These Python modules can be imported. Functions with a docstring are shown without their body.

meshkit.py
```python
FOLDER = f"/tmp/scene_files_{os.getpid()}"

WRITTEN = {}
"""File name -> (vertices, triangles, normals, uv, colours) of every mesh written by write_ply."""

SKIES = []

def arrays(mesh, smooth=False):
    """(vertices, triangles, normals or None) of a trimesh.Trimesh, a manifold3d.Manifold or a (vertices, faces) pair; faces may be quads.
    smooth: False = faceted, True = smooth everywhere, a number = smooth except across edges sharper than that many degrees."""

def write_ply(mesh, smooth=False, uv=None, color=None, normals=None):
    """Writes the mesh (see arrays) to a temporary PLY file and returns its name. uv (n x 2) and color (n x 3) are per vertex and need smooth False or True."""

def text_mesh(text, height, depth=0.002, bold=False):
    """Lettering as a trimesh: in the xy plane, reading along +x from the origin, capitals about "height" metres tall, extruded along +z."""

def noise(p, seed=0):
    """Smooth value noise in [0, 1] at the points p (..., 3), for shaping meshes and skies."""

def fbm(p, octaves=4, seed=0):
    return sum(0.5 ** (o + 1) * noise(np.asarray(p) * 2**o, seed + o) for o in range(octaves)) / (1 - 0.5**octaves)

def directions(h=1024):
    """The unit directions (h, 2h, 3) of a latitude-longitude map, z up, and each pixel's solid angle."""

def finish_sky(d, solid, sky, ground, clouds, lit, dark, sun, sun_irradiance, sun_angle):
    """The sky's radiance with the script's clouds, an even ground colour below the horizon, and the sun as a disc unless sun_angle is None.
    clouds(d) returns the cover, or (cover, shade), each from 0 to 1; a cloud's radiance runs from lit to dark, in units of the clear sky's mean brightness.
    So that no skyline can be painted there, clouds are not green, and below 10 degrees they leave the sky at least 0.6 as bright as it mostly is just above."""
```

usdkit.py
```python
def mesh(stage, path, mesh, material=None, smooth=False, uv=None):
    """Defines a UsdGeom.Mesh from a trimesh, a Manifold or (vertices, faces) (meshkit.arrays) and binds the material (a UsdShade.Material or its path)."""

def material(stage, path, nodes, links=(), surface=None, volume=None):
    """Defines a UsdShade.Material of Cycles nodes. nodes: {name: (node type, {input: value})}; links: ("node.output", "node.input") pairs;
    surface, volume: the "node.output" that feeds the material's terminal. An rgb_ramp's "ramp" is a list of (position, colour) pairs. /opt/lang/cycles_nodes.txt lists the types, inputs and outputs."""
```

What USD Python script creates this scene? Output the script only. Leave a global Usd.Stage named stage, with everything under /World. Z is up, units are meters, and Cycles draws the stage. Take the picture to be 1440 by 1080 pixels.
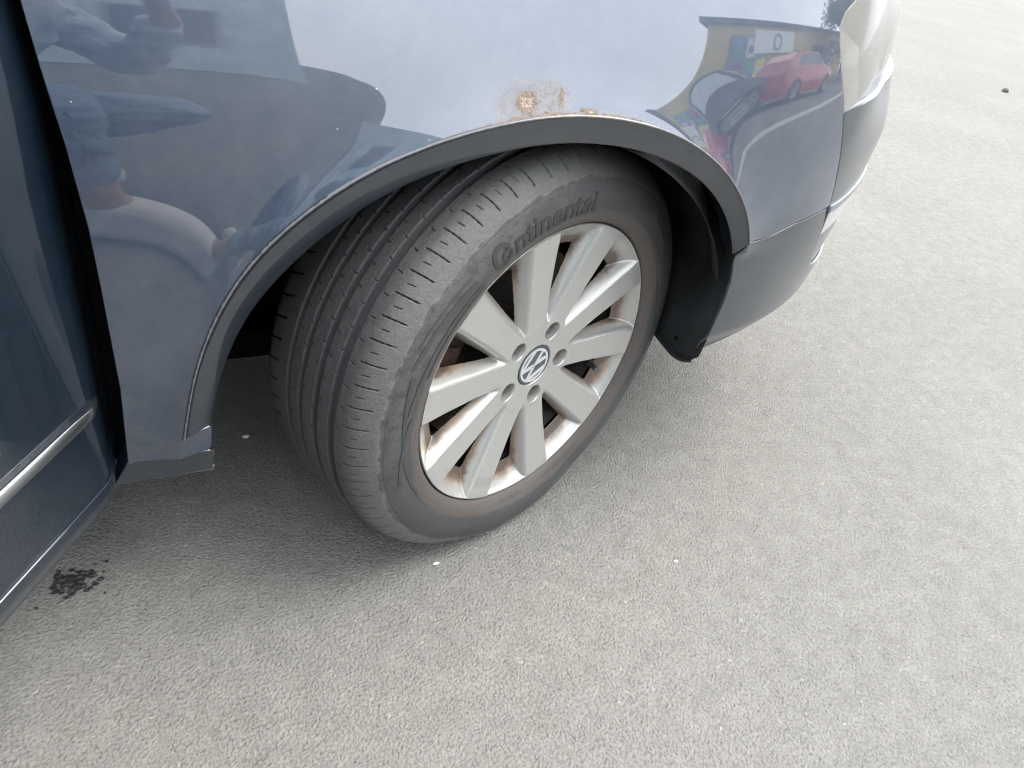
import math, random
import numpy as np, trimesh, usdkit, meshkit
import manifold3d as m3
import shapely.geometry as sg
from scipy.interpolate import CubicSpline
from scipy.spatial import cKDTree, Delaunay
from pxr import Usd, UsdGeom, UsdLux, UsdShade, Gf, Sdf, Vt

stage = Usd.Stage.CreateInMemory()
UsdGeom.SetStageUpAxis(stage, UsdGeom.Tokens.z)
UsdGeom.SetStageMetersPerUnit(stage, 1.0)
world = UsdGeom.Xform.Define(stage, '/World'); stage.SetDefaultPrim(world.GetPrim())
UsdGeom.Scope.Define(stage, '/World/Looks')
rng = np.random.default_rng(7); random.seed(7)

# ------------------------------------------------------------------ camera, sky, sun, exposure
CAM = np.array([-.4889, -.7602, .9144]); YAW, PITCH, ROLL = .5298, .6172, .1939; FPX = 1081.9
EXPOSURE = 2.36
SUN_AZ, SUN_EL = math.radians(-12.0), math.radians(60.0)        # azimuth from +x, elevation
SKY_STRENGTH, SUN_INT, SUN_ANGLE = .110, .40, 45.0
cam = UsdGeom.Camera.Define(stage, '/World/camera')
fw = np.array([math.sin(YAW)*math.cos(PITCH), math.cos(YAW)*math.cos(PITCH), -math.sin(PITCH)])
r0 = np.array([math.cos(YAW), -math.sin(YAW), 0]); u0 = np.cross(r0, fw)
rr_ = math.cos(ROLL)*r0 + math.sin(ROLL)*u0; uu_ = -math.sin(ROLL)*r0 + math.cos(ROLL)*u0
cam.AddTransformOp().Set(Gf.Matrix4d(*rr_, 0, *uu_, 0, *(-fw), 0, *CAM, 1))
cam.CreateHorizontalApertureAttr(36.0); cam.CreateVerticalApertureAttr(27.0)
cam.CreateFocalLengthAttr(36.0*FPX/1440.0); cam.CreateClippingRangeAttr(Gf.Vec2f(.01, 500))
cam.CreateExposureAttr(EXPOSURE)
cam.CreateFStopAttr(0.0)

sundir = np.array([math.cos(SUN_EL)*math.cos(SUN_AZ), math.cos(SUN_EL)*math.sin(SUN_AZ), math.sin(SUN_EL)])
dome = UsdLux.DomeLight.Define(stage, '/World/sky')
skym = usdkit.material(stage, '/World/Looks/sky_air', {
    'sky': ('sky_texture', {'sky_type': 'single_scattering', 'sun_disc': False, 'sun_elevation': SUN_EL,
                            'sun_rotation': math.atan2(sundir[0], sundir[1]), 'air_density': 1.0, 'aerosol_density': 1.5}),
    'tc': ('texture_coordinate', {}),
    'n': ('noise_texture', {'scale': 2.2, 'detail': 6.0, 'roughness': .55, 'distortion': .4}),
    'r': ('rgb_ramp', {'ramp': [(0.0, (.78, .78, .78)), (.42, (.86, .86, .86)), (.65, (1, 1, 1)), (1, (1, 1, 1))]}),
    'c': ('mix_color', {'b': (9.3, 9.65, 10.2)}),
    'bg': ('background_shader', {'strength': SKY_STRENGTH})},
    [('tc.generated', 'n.vector'), ('n.fac', 'r.fac'), ('r.color', 'c.fac'), ('sky.color', 'c.a'), ('c.result', 'bg.color')], surface='bg.background')
UsdShade.MaterialBindingAPI.Apply(dome.GetPrim()).Bind(skym)
dome.GetPrim().SetCustomDataByKey('kind', 'structure'); dome.GetPrim().SetCustomDataByKey('label', 'pale white and blue bright cloudy sky'); dome.GetPrim().SetCustomDataByKey('category', 'sky')
sun = UsdLux.DistantLight.Define(stage, '/World/sun')
sun.CreateIntensityAttr(SUN_INT); sun.CreateAngleAttr(SUN_ANGLE); sun.CreateNormalizeAttr(True); sun.CreateColorAttr(Gf.Vec3f(1.0, .93, .83))
zx = sundir; xx = np.cross([0, 0, 1.], zx); xx /= np.linalg.norm(xx); yx = np.cross(zx, xx)
sun.AddTransformOp().Set(Gf.Matrix4d(*xx, 0, *yx, 0, *zx, 0, 0, 0, 30, 1))

# ------------------------------------------------------------------ helpers
_names = {}
def numbered(parent, name):
    k = _names.get((parent, name), 0); _names[(parent, name)] = k + 1
    return name if k == 0 else '%s_%03d' % (name, k)
def tag(prim, label=None, cat=None, group=None, kind=None):
    prim = prim.GetPrim() if hasattr(prim, 'GetPrim') else prim
    for k, v in (('label', label), ('category', cat), ('group', group), ('kind', kind)):
        if v: prim.SetCustomDataByKey(k, v)
    return prim
def thing(name, label, cat, loc=(0, 0, 0), rz=0.0, group=None):
    x = UsdGeom.Xform.Define(stage, '/World/' + numbered('/World', name))
    x.AddTranslateOp().Set(Gf.Vec3d(*map(float, loc)))
    if rz: x.AddRotateZOp().Set(math.degrees(rz))
    return tag(x, label, cat, group)
def group_part(name, parent, label=None):
    base = str(parent.GetPath())
    return tag(UsdGeom.Xform.Define(stage, base + '/' + numbered(base, name)), label)
def obj(name, mesh, mat, parent=None, smooth=False, label=None, normals=None, prim=None):
    base = str(parent.GetPath()) if parent is not None else '/World'
    path = base + '/' + numbered(base, name)
    if isinstance(mesh, trimesh.Trimesh) and normals is None:
        mesh = (np.array(mesh.vertices), np.array(mesh.faces))
    g = usdkit.mesh(stage, path, mesh, mat, smooth=False if normals is not None else smooth)
    if normals is not None:
        g.CreateNormalsAttr(Vt.Vec3fArray.FromNumpy(np.asarray(normals, np.float32))); g.SetNormalsInterpolation('vertex')
    for k, v in (prim or {}).items():
        v = np.asarray(v, np.float32)
        t = Sdf.ValueTypeNames.Color3fArray
        UsdGeom.PrimvarsAPI(g).CreatePrimvar(k, t, 'vertex').Set(Vt.Vec3fArray.FromNumpy(v))
    return tag(g, label)
def cat_(*ms):
    return trimesh.util.concatenate([m if isinstance(m, trimesh.Trimesh) else trimesh.Trimesh(*m, process=False) for m in ms])
def box(x0, x1, y0, y1, z0, z1, r=0.0):
    if r > 0:
        h = m3.Manifold.hull_points(np.array([(x, y, z) for x in (x0+r, x1-r) for y in (y0+r, y1-r) for z in (z0+r, z1-r)]).repeat(1, 0))
        s = m3.Manifold.sphere(r, 12)
        parts = [s.translate((x, y, z)) for x in (x0+r, x1-r) for y in (y0+r, y1-r) for z in (z0+r, z1-r)]
        return m3.Manifold.batch_hull(parts)
    m = trimesh.creation.box((x1-x0, y1-y0, z1-z0)); m.apply_translation(((x0+x1)/2, (y0+y1)/2, (z0+z1)/2)); return m
def quads(nu, nv, wrapu=False, wrapv=False):
    a, b = np.meshgrid(np.arange(nu if wrapu else nu-1), np.arange(nv if wrapv else nv-1), indexing='ij')
    a2, b2 = (a+1) % nu, (b+1) % nv
    return np.stack([a*nv+b, a2*nv+b, a2*nv+b2, a*nv+b2], -1).reshape(-1, 4)
def tri(q): return np.vstack([q[:, [0, 1, 2]], q[:, [0, 2, 3]]])
def lathe(prof, n=96, frame=None):
    """prof: (w, r) list. Axis along local +w."""
    prof = np.asarray(prof, float); t = np.linspace(0, 2*np.pi, n, endpoint=False)
    v = np.stack([prof[None, :, 1]*np.cos(t)[:, None], prof[None, :, 1]*np.sin(t)[:, None], np.repeat(prof[None, :, 0], n, 0)], -1).reshape(-1, 3)
    return trimesh.Trimesh(v if frame is None else frame(v), tri(quads(n, len(prof), wrapu=True)), process=False)
def sst(x, a, b):
    t = np.clip((np.asarray(x, float)-a)/(b-a), 0, 1); return t*t*(3-2*t)
def tube(path, r, n=10):
    return cat_(*[trimesh.creation.cylinder(r, segment=(a, b), sections=n) for a, b in zip(path[:-1], path[1:])])

# ------------------------------------------------------------------ materials
def mat(name, nodes, links=(), surface='p.BSDF'):
    return usdkit.material(stage, '/World/Looks/' + name, nodes, links, surface=surface)
KALB = .66
def plain(name, col, rough=.5, metal=0.0, spec=.5, var=.12, scale=30.0, bump=0.0, **kw):
    c = np.array(col, float)*(KALB if metal < .9 else 1)
    return mat(name, {'g': ('geometry', {}), 'n': ('noise_texture', {'scale': scale, 'detail': 5.0, 'roughness': .6}),
        'r': ('rgb_ramp', {'ramp': [(0.3, tuple(c*(1-var))), (.7, tuple(np.minimum(c*(1+var), 1)))]}),
        'b': ('bump', {'strength': bump, 'distance': .004}),
        'p': ('principled_bsdf', dict(roughness=rough, metallic=metal, specular_ior_level=spec, **kw))},
        [('g.position', 'n.vector'), ('n.fac', 'r.fac'), ('r.color', 'p.base_color'), ('n.fac', 'b.height')] + ([('b.normal', 'p.normal')] if bump else []))

def paint(name, base, rust=False, dust=.25, coat=1.0, cr=.013, halo=1.0):
    nodes = {'g': ('geometry', {}),
        'flk': ('noise_texture', {'scale': 2600.0, 'detail': 1.0}),
        'flr': ('rgb_ramp', {'ramp': [(.3, tuple(np.array(base)*.75)), (.7, tuple(np.array(base)*1.3))]}),
        # fine dust film and pale specks
        'dn': ('noise_texture', {'scale': 9.0, 'detail': 8.0, 'roughness': .7}),
        'dr': ('rgb_ramp', {'ramp': [(.35, (0, 0, 0)), (.75, (dust, dust, dust))]}),
        'sp': ('voronoi_texture', {'scale': 55.0, 'randomness': 1.0}),
        'spw': ('separate_color', {}),
        'spr': ('math', {'math_type': 'less_than', 'value2': .045}),
        'spg': ('math', {'math_type': 'greater_than', 'value2': .95}),
        'spm': ('math', {'math_type': 'multiply'}),
        'dm': ('mix_color', {'b': (.14, .135, .13)}),
        'sm': ('mix_color', {'b': (.34, .33, .31)}),
        'mt': ('math', {'math_type': 'subtract', 'value1': .72}),
        'crk': ('math', {'math_type': 'multiply_add', 'value2': .12, 'value3': cr}),
        'p': ('principled_bsdf', {'roughness': .38, 'coat_weight': coat, 'coat_ior': 1.72, 'coat_roughness': .004})}
    links = [('g.position', 'flk.vector'), ('flk.fac', 'flr.fac'), ('g.position', 'dn.vector'), ('dn.fac', 'dr.fac'),
             ('g.position', 'sp.vector'), ('sp.distance', 'spr.value1'), ('sp.color', 'spw.color'), ('spw.r', 'spg.value1'),
             ('spr.value', 'spm.value1'), ('spg.value', 'spm.value2'),
             ('flr.color', 'dm.a'), ('dr.color', 'dm.fac'), ('dm.result', 'sm.a'), ('spm.value', 'sm.fac'),
             ('dr.color', 'mt.value2'), ('mt.value', 'p.metallic'), ('dr.color', 'crk.value1'), ('crk.value', 'p.coat_roughness')]
    last = 'sm.result'
    if rust:
        nodes.update({'ra': ('attribute', {'attribute': 'rust'}), 'rs': ('separate_color', {}),
            'rn': ('noise_texture', {'scale': 160.0, 'detail': 6.0, 'roughness': .65}),
            'rn2': ('noise_texture', {'scale': 420.0, 'detail': 3.0}),
            'a1': ('math', {'math_type': 'multiply_add', 'value2': 1.5, 'value3': -.75}),
            # scuffed primer halo; on the arch lip, the painted ridge highlight
            's1': ('math', {'math_type': 'add'}), 'q1': ('rgb_ramp', {'ramp': [(.42, (0, 0, 0)), (.62, (1, 1, 1))]}),
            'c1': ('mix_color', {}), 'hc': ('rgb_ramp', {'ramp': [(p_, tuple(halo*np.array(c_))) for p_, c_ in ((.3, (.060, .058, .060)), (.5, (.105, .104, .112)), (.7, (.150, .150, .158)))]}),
            's2': ('math', {'math_type': 'add'}), 'q2': ('rgb_ramp', {'ramp': [(.45, (0, 0, 0)), (.55, (1, 1, 1))]}),
            'rc': ('rgb_ramp', {'ramp': [(.30, (.040, .024, .014)), (.5, (.085, .056, .034)), (.7, (.15, .125, .095))]}),
            'c2': ('mix_color', {}),
            's3': ('math', {'math_type': 'add'}), 'q3': ('rgb_ramp', {'ramp': [(.52, (0, 0, 0)), (.62, (1, 1, 1))]}),
            'c3': ('mix_color', {}), 'pc': ('rgb_ramp', {'ramp': [(.30, (.085, .045, .028)), (.48, (.135, .090, .070)), (.66, (.235, .195, .175))]}),
            'mx': ('math', {'math_type': 'maximum'}), 'cw': ('math', {'math_type': 'subtract', 'value1': 1.0}),
            'm2': ('math', {'math_type': 'multiply'})})
        links += [('ra.color', 'rs.color'), ('g.position', 'rn.vector'), ('g.position', 'rn2.vector'), ('rn.fac', 'a1.value1'),
            ('rs.r', 's1.value1'), ('a1.value', 's1.value2'), ('s1.value', 'q1.fac'), (last, 'c1.a'), ('rn2.fac', 'pc.fac'), ('pc.color', 'c3.b'), ('rn.fac', 'hc.fac'), ('hc.color', 'c1.b'), ('q1.color', 'c1.fac'),
            ('rs.g', 's2.value1'), ('a1.value', 's2.value2'), ('s2.value', 'q2.fac'), ('rn2.fac', 'rc.fac'), ('rc.color', 'c2.b'), ('c1.result', 'c2.a'), ('q2.color', 'c2.fac'),
            ('rs.b', 's3.value1'), ('a1.value', 's3.value2'), ('s3.value', 'q3.fac'), ('c2.result', 'c3.a'), ('q3.color', 'c3.fac'),
            ('q1.color', 'mx.value1'), ('q2.color', 'mx.value2'), ('mx.value', 'cw.value2'), ('cw.value', 'p.coat_weight'), ('mt.value', 'm2.value1'), ('cw.value', 'm2.value2'), ('m2.value', 'p.metallic')]
        last = 'c3.result'
    links.append((last, 'p.base_color'))
    return mat(name, nodes, links)

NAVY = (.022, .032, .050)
M_paint = paint('blue_paint', NAVY, dust=.16)
M_paint_rust = paint('blue_paint_rusting', NAVY, rust=True, dust=.16)
M_paint_dull = paint('blue_paint_dusty', (.013, .015, .018), dust=.16)
M_bumper = paint('bumper_paint', (.021, .026, .033), dust=.10, coat=.45, cr=.06)
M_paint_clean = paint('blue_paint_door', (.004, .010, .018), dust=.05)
M_black = plain('black_plastic', (.006, .0065, .007), .7, var=.3)
M_liner = plain('liner_plastic', (.009, .011, .012), .6, var=.7, scale=14, bump=.2)
M_under = plain('underbody_black', (.004, .004, .004), .95, spec=.1)
M_chrome = plain('chrome', (.62, .63, .64), .12, 1.0, var=.05)
M_alu = plain('satin_trim', (.40, .41, .43), .25, 1.0, var=.06)
M_glass = mat('dark_window', {'p': ('principled_bsdf', {'base_color': (.012, .015, .017), 'roughness': .03, 'coat_weight': .5})})
M_bolt = plain('bolt_steel', (.20, .19, .18), .45, .8, var=.3, scale=200)
M_rubber_plain = plain('old_rubber', (.035, .035, .036), .75, var=.3, scale=20)
M_disc = plain('brake_disc_iron', (.05, .043, .038), .5, .6, var=.4, scale=60)
M_rust = plain('rusty_iron', (.05, .024, .013), .85, var=.6, scale=70, bump=.5)
M_valve = plain('valve_rubber', (.030, .032, .036), .5)
M_emblem_dark = plain('emblem_navy', (.030, .040, .052), .25, var=.1)
M_emblem_silver = plain('emblem_silver', (.60, .61, .60), .28, .6, var=.06)
# ------------------------------------------------------------------ ground
M_asphalt = mat('asphalt', {'g': ('geometry', {}),
    'w': ('noise_texture', {'scale': 70.0, 'detail': 2.0}),
    'wv': ('vector_math', {'math_type': 'multiply_add', 'vector2': (.004, .004, .004)}),
    'v': ('voronoi_texture', {'scale': 255.0, 'feature': 'smooth_f1', 'smoothness': .35, 'randomness': 1.0}),
    'vc': ('voronoi_texture', {'scale': 255.0, 'feature': 'f1', 'randomness': 1.0}),
    'nf': ('noise_texture', {'scale': 225.0, 'detail': 5.0, 'roughness': .62}),
    'sc': ('separate_color', {}),
    'cr': ('rgb_ramp', {'ramp': [(0, (.136, .134, .127)), (.4, (.147, .144, .136)), (.8, (.154, .151, .142)), (.985, (.163, .159, .149)), (.9985, (.175, .170, .16)), (1, (.22, .213, .20))]}),
    'pit_shade': ('rgb_ramp', {'ramp': [(.26, (.48, .48, .48)), (.40, (.88, .88, .88)), (.55, (1.04, 1.04, 1.04)), (.75, (1.12, 1.12, 1.11))]}),  # crevice shade painted into the colour where the grain dips
    'm1': ('mix_color', {'blend_type': 'multiply', 'fac': 1.0}),
    'big': ('noise_texture', {'scale': 1.3, 'detail': 5.0, 'roughness': .6}),
    'bc': ('rgb_ramp', {'ramp': [(.25, (.85, .85, .845)), (.5, (.91, .912, .912)), (.75, (.985, .986, .985))]}),
    'm3': ('mix_color', {'blend_type': 'multiply', 'fac': 1.0}),
    'mid': ('noise_texture', {'scale': 26.0, 'detail': 5.0, 'roughness': .6}),
    'mc': ('rgb_ramp', {'ramp': [(.3, (.90, .90, .895)), (.7, (1.08, 1.08, 1.08))]}),
    'm4': ('mix_color', {'blend_type': 'multiply', 'fac': 1.0}),
    'h1': ('math', {'math_type': 'multiply_add', 'value2': -.42, 'value3': 0.0}),
    'h2': ('math', {'math_type': 'multiply_add', 'value2': .95}),
    'h3': ('math', {'math_type': 'multiply_add', 'value2': .7}),
    'b': ('bump', {'strength': 1.0, 'distance': .0056}),
    'p': ('principled_bsdf', {'roughness': .9, 'specular_ior_level': .03})},
    [('g.position', 'w.vector'), ('w.color', 'wv.vector1'), ('g.position', 'wv.vector3'), ('wv.vector', 'v.vector'), ('wv.vector', 'vc.vector'), ('g.position', 'nf.vector'),
     ('vc.color', 'sc.color'), ('sc.r', 'cr.fac'), ('nf.fac', 'pit_shade.fac'), ('cr.color', 'm1.a'), ('pit_shade.color', 'm1.b'),
     ('g.position', 'big.vector'), ('big.fac', 'bc.fac'), ('m1.result', 'm3.a'), ('bc.color', 'm3.b'),
     ('g.position', 'mid.vector'), ('mid.fac', 'mc.fac'), ('m3.result', 'm4.a'), ('mc.color', 'm4.b'), ('m4.result', 'p.base_color'),
     ('v.distance', 'h1.value1'), ('nf.fac', 'h2.value1'), ('h1.value', 'h2.value3'), ('mid.fac', 'h3.value1'), ('h2.value', 'h3.value3'),
     ('h3.value', 'b.height'), ('b.normal', 'p.normal')])
def ground_z(x, y):
    return .0016*(meshkit.fbm(np.stack([x*14, y*14, x*0], -1), 3, 5)-.5)
gx = np.concatenate([[-300, -60, -20, -8, -3], np.linspace(-1.2, 3.2, 300), [5, 9, 16, 30, 80, 300]])
gy = np.concatenate([[-300, -60, -20, -8, -3], np.linspace(-1.1, 2.0, 220), [3, 5, 9, 16, 30, 80, 300]])
GX, GY = np.meshgrid(gx, gy, indexing='ij')
inn = sst(GX, -1.2, -1.0)*sst(-GX, -3.2, -2.9)*sst(GY, -1.1, -.9)*sst(-GY, -2.0, -1.8)
GZ = ground_z(GX, GY)*inn - .0006
g = obj('asphalt_ground', (np.stack([GX, GY, GZ], -1).reshape(-1, 3), tri(quads(len(gx), len(gy)))), M_asphalt, smooth=True)
tag(g, 'pale grey coarse asphalt of the parking area under the car', 'ground', kind='structure')

# damp dark spots on the asphalt beside the open door
M_wet = mat('damp_asphalt', {'g': ('geometry', {}), 'v': ('voronoi_texture', {'scale': 165.0}), 'b': ('bump', {'strength': .8, 'distance': .003}),
    'p': ('principled_bsdf', {'base_color': (.006, .0063, .0066), 'roughness': .42})}, [('g.position', 'v.vector'), ('v.distance', 'b.height'), ('b.normal', 'p.normal')])
blobs = []
for k in range(85):
    a, rad = rng.uniform(0, 6.28), abs(rng.normal(0, .62))
    cx_, cy_ = -.630+.036*rad*math.cos(a), .058+.026*rad*math.sin(a)
    r_ = rng.uniform(.0012, .0044)*(1.1-.4*min(rad, 1.6))
    th = np.linspace(0, 2*np.pi, 14, endpoint=False)
    q = np.c_[cx_+r_*(1+.25*rng.normal(size=14).clip(-1, 1))*np.cos(th)*1.2, cy_+r_*(1+.25*rng.normal(size=14).clip(-1, 1))*np.sin(th)]
    blobs.append(sg.Polygon(q).buffer(.0006))
from shapely.ops import unary_union
U = unary_union(blobs)
bm = [trimesh.creation.extrude_polygon(pg, .0012, engine='earcut') for pg in getattr(U, 'geoms', [U])]
bm = cat_(*bm); bm.apply_translation((0, 0, .0003))
tag(obj('damp_stain', bm, M_wet), 'cluster of small dark wet spots on the asphalt below the open door', 'stain', kind='stuff')

# loose stone chips
M_chip = plain('pale_stone', (.62, .61, .58), .7)
M_chipd = plain('dark_stone', (.05, .05, .05), .8)
def chip(x, y, r, m, label, sc=(1.3, .8, .6)):
    s = trimesh.creation.icosphere(2, r); v = s.vertices*np.array(sc)
    s.vertices = v*(1+.35*(meshkit.noise(v*(1.2/r)+x*50, 3)-.5)[:, None]); s.apply_translation((x, y, r*sc[2]*.6))
    tag(obj('stone_chip', s, m), label, 'stone')
# ------------------------------------------------------------------ the car's side: a surface over (s = length along the flank, z)
PL=np.array([(-1.0,-.040),(-.5,-.040),(-.2,-.040),(0,-.040),(.1,-.0393),(.2,-.0348),(.3,-.022),(.4,.002),(.5,.042),(.6,.101),(.7,.183),(.79,.29),(.86,.42),(.912,.62),(.93,.87)])
ch=np.concatenate([[0],np.cumsum(np.hypot(*np.diff(PL,axis=0).T))]);ch-=ch[3]
spl=CubicSpline(ch,PL,bc_type=((1,(1,0)),(1,(0,1))))
def plan(s):
    P=spl(np.maximum(s,-1.0));P[...,0]+=np.minimum(s+1.0,0)
    T=spl(np.maximum(s,-1.0),1);T/=np.linalg.norm(T,axis=-1,keepdims=True)
    N=np.stack([T[...,1],-T[...,0]],-1);return P,N
ZC=.640
def V(z):
    z=np.asarray(z,float);return np.where(z>ZC,1.6/2*(z-ZC)**2,.25*(z-ZC)**2)
def sst(x,a,b):
    t=np.clip((np.asarray(x,float)-a)/(b-a),0,1);return t*t*(3-2*t)
def V2(s,z):
    return V(z)+0*np.asarray(s)
def S0(s,z):
    P,N=plan(np.asarray(s,float));o=-V2(s,z)
    XY=P+N*o[...,None];return np.concatenate([XY,np.asarray(z,float)[...,None]],-1)
OUT=np.array([[-.487,.20],[-0.474,0.294],[-0.46,0.381],[-0.452,0.414],[-0.442,0.4425],[-0.425,0.486],[-0.395,0.5345],[-0.357,0.5725],[-0.313,0.6065],[-0.265,0.635],[-0.196,0.661],[-0.13,0.6768],[-0.085,0.6832],[-0.038,0.6845],[0.006,0.681],[0.072,0.6685],[0.123,0.6475],[0.173,0.6177],[0.208,0.5871],[0.237,0.5538],[0.261,0.5159],[.272,.485],[.280,.45]])
def densify(P,n=400):
    P=np.asarray(P,float);t=np.concatenate([[0],np.cumsum(np.hypot(*np.diff(P,axis=0).T))])
    # smoothing via gaussian on dense linear interp
    tt=np.linspace(0,t[-1],n);Q=np.stack([np.interp(tt,t,P[:,i]) for i in (0,1)],-1)
    k=int(n*.03);w=np.exp(-.5*(np.arange(-3*k,3*k+1)/k)**2);w/=w.sum()
    R=np.pad(Q,((3*k,3*k),(0,0)),mode='reflect',reflect_type='odd')
    return np.stack([np.convolve(R[:,i],w,'valid') for i in (0,1)],-1)
OUTD=densify(OUT,4000)
TREE=cKDTree(OUTD)
def pdist(s,z):
    q=np.stack([np.ravel(s),np.ravel(z)],-1);d,i=TREE.query(q);i=np.clip(i,1,len(OUTD)-2)
    for a,b in ((OUTD[i-1],OUTD[i]),(OUTD[i],OUTD[i+1])):
        ab=b-a;t=np.clip(((q-a)*ab).sum(-1)/(ab*ab).sum(-1),0,1);d=np.minimum(d,np.linalg.norm(q-a-t[:,None]*ab,axis=-1))
    i2=np.clip(i,1,len(OUTD)-2);tg=OUTD[i2+1]-OUTD[i2-1];r=q-OUTD[i2];sg=np.sign(tg[:,0]*r[:,1]-tg[:,1]*r[:,0])
    return (d*np.where(sg==0,1,sg)).reshape(np.shape(s))
FH,FLn=.012,.035
def flare(s,z):
    d=pdist(s,z)
    ins=(np.asarray(z)<.42)&(np.asarray(s)<0)&(np.asarray(s)>np.interp(z,OUTD[:2000,1],OUTD[:2000,0]))
    return np.where(ins,FH-.35*np.abs(d),FH*np.exp(-np.maximum(d,-.004)/FLn))
def S1(s,z):
    s=np.asarray(s,float);z=np.asarray(z,float)
    P,N=plan(s);o=flare(s,z)-V2(s,z)
    return np.concatenate([P+N*o[...,None],z[...,None]],-1)
def nrm(s,z,F=S1,e=1e-4):
    a=F(s+e,z)-F(s-e,z);b=F(s,z+e)-F(s,z-e);n=np.cross(a,b);return n/np.linalg.norm(n,axis=-1,keepdims=True)
YC = .87
def mirror(X): X = np.array(X); X[..., 1] = 2*YC - X[..., 1]; return X
def along(Pl, n):
    t = np.concatenate([[0], np.cumsum(np.hypot(*np.diff(Pl, axis=0).T))]); return np.stack([np.interp(np.linspace(0, t[-1], n), t, Pl[:, k]) for k in (0, 1)], -1)
def resample(P, h):
    P = np.asarray(P, float); Q = np.vstack([P, P[:1]])
    out = []
    for a, b in zip(Q[:-1], Q[1:]):
        n = max(1, int(math.ceil(np.linalg.norm(b-a)/h)))
        out.append(a+(b-a)*np.linspace(0, 1, n, endpoint=False)[:, None])
    return np.vstack(out)
def fill(poly, hfun, hb):
    """boundary loop + interior points -> triangulation. poly: (n,2) outline; hfun: list of (spacing, keep function)."""
    B = resample(poly, hb); pg = sg.Polygon(B)
    area = ((B[:, 0]*np.roll(B[:, 1], -1)-np.roll(B[:, 0], -1)*B[:, 1]).sum())
    if area < 0: B = B[::-1]
    tB = cKDTree(B); pts = [B]
    x0, y0 = B.min(0); x1, y1 = B.max(0)
    import shapely
    for h, keep in hfun:
        xs = np.arange(x0+h/2, x1, h); ys = np.arange(y0+h/2, y1, h*.866)
        X, Y = np.meshgrid(xs, ys); X = X+(np.arange(len(ys)) % 2)[:, None]*h/2
        q = np.c_[X.ravel(), Y.ravel()]
        if keep is not None: q = q[keep(q)]
        q = q[shapely.contains_xy(pg, q[:, 0], q[:, 1])]
        if len(q): q = q[tB.query(q)[0] > .6*min(h, hb)]
        if len(pts) > 1 and len(q): q = q[cKDTree(np.vstack(pts[1:])).query(q)[0] > .75*h] if len(np.vstack(pts[1:])) else q
        pts.append(q)
    P = np.vstack(pts); T = Delaunay(P).simplices
    c = P[T].mean(1); T = T[shapely.contains_xy(pg, c[:, 0], c[:, 1])]
    a = P[T]; ar = (a[:, 1, 0]-a[:, 0, 0])*(a[:, 2, 1]-a[:, 0, 1])-(a[:, 2, 0]-a[:, 0, 0])*(a[:, 1, 1]-a[:, 0, 1])
    T[ar < 0] = T[ar < 0][:, ::-1]
    T = T[np.abs(ar) > 1e-10]
    return P, T, len(B)
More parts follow.
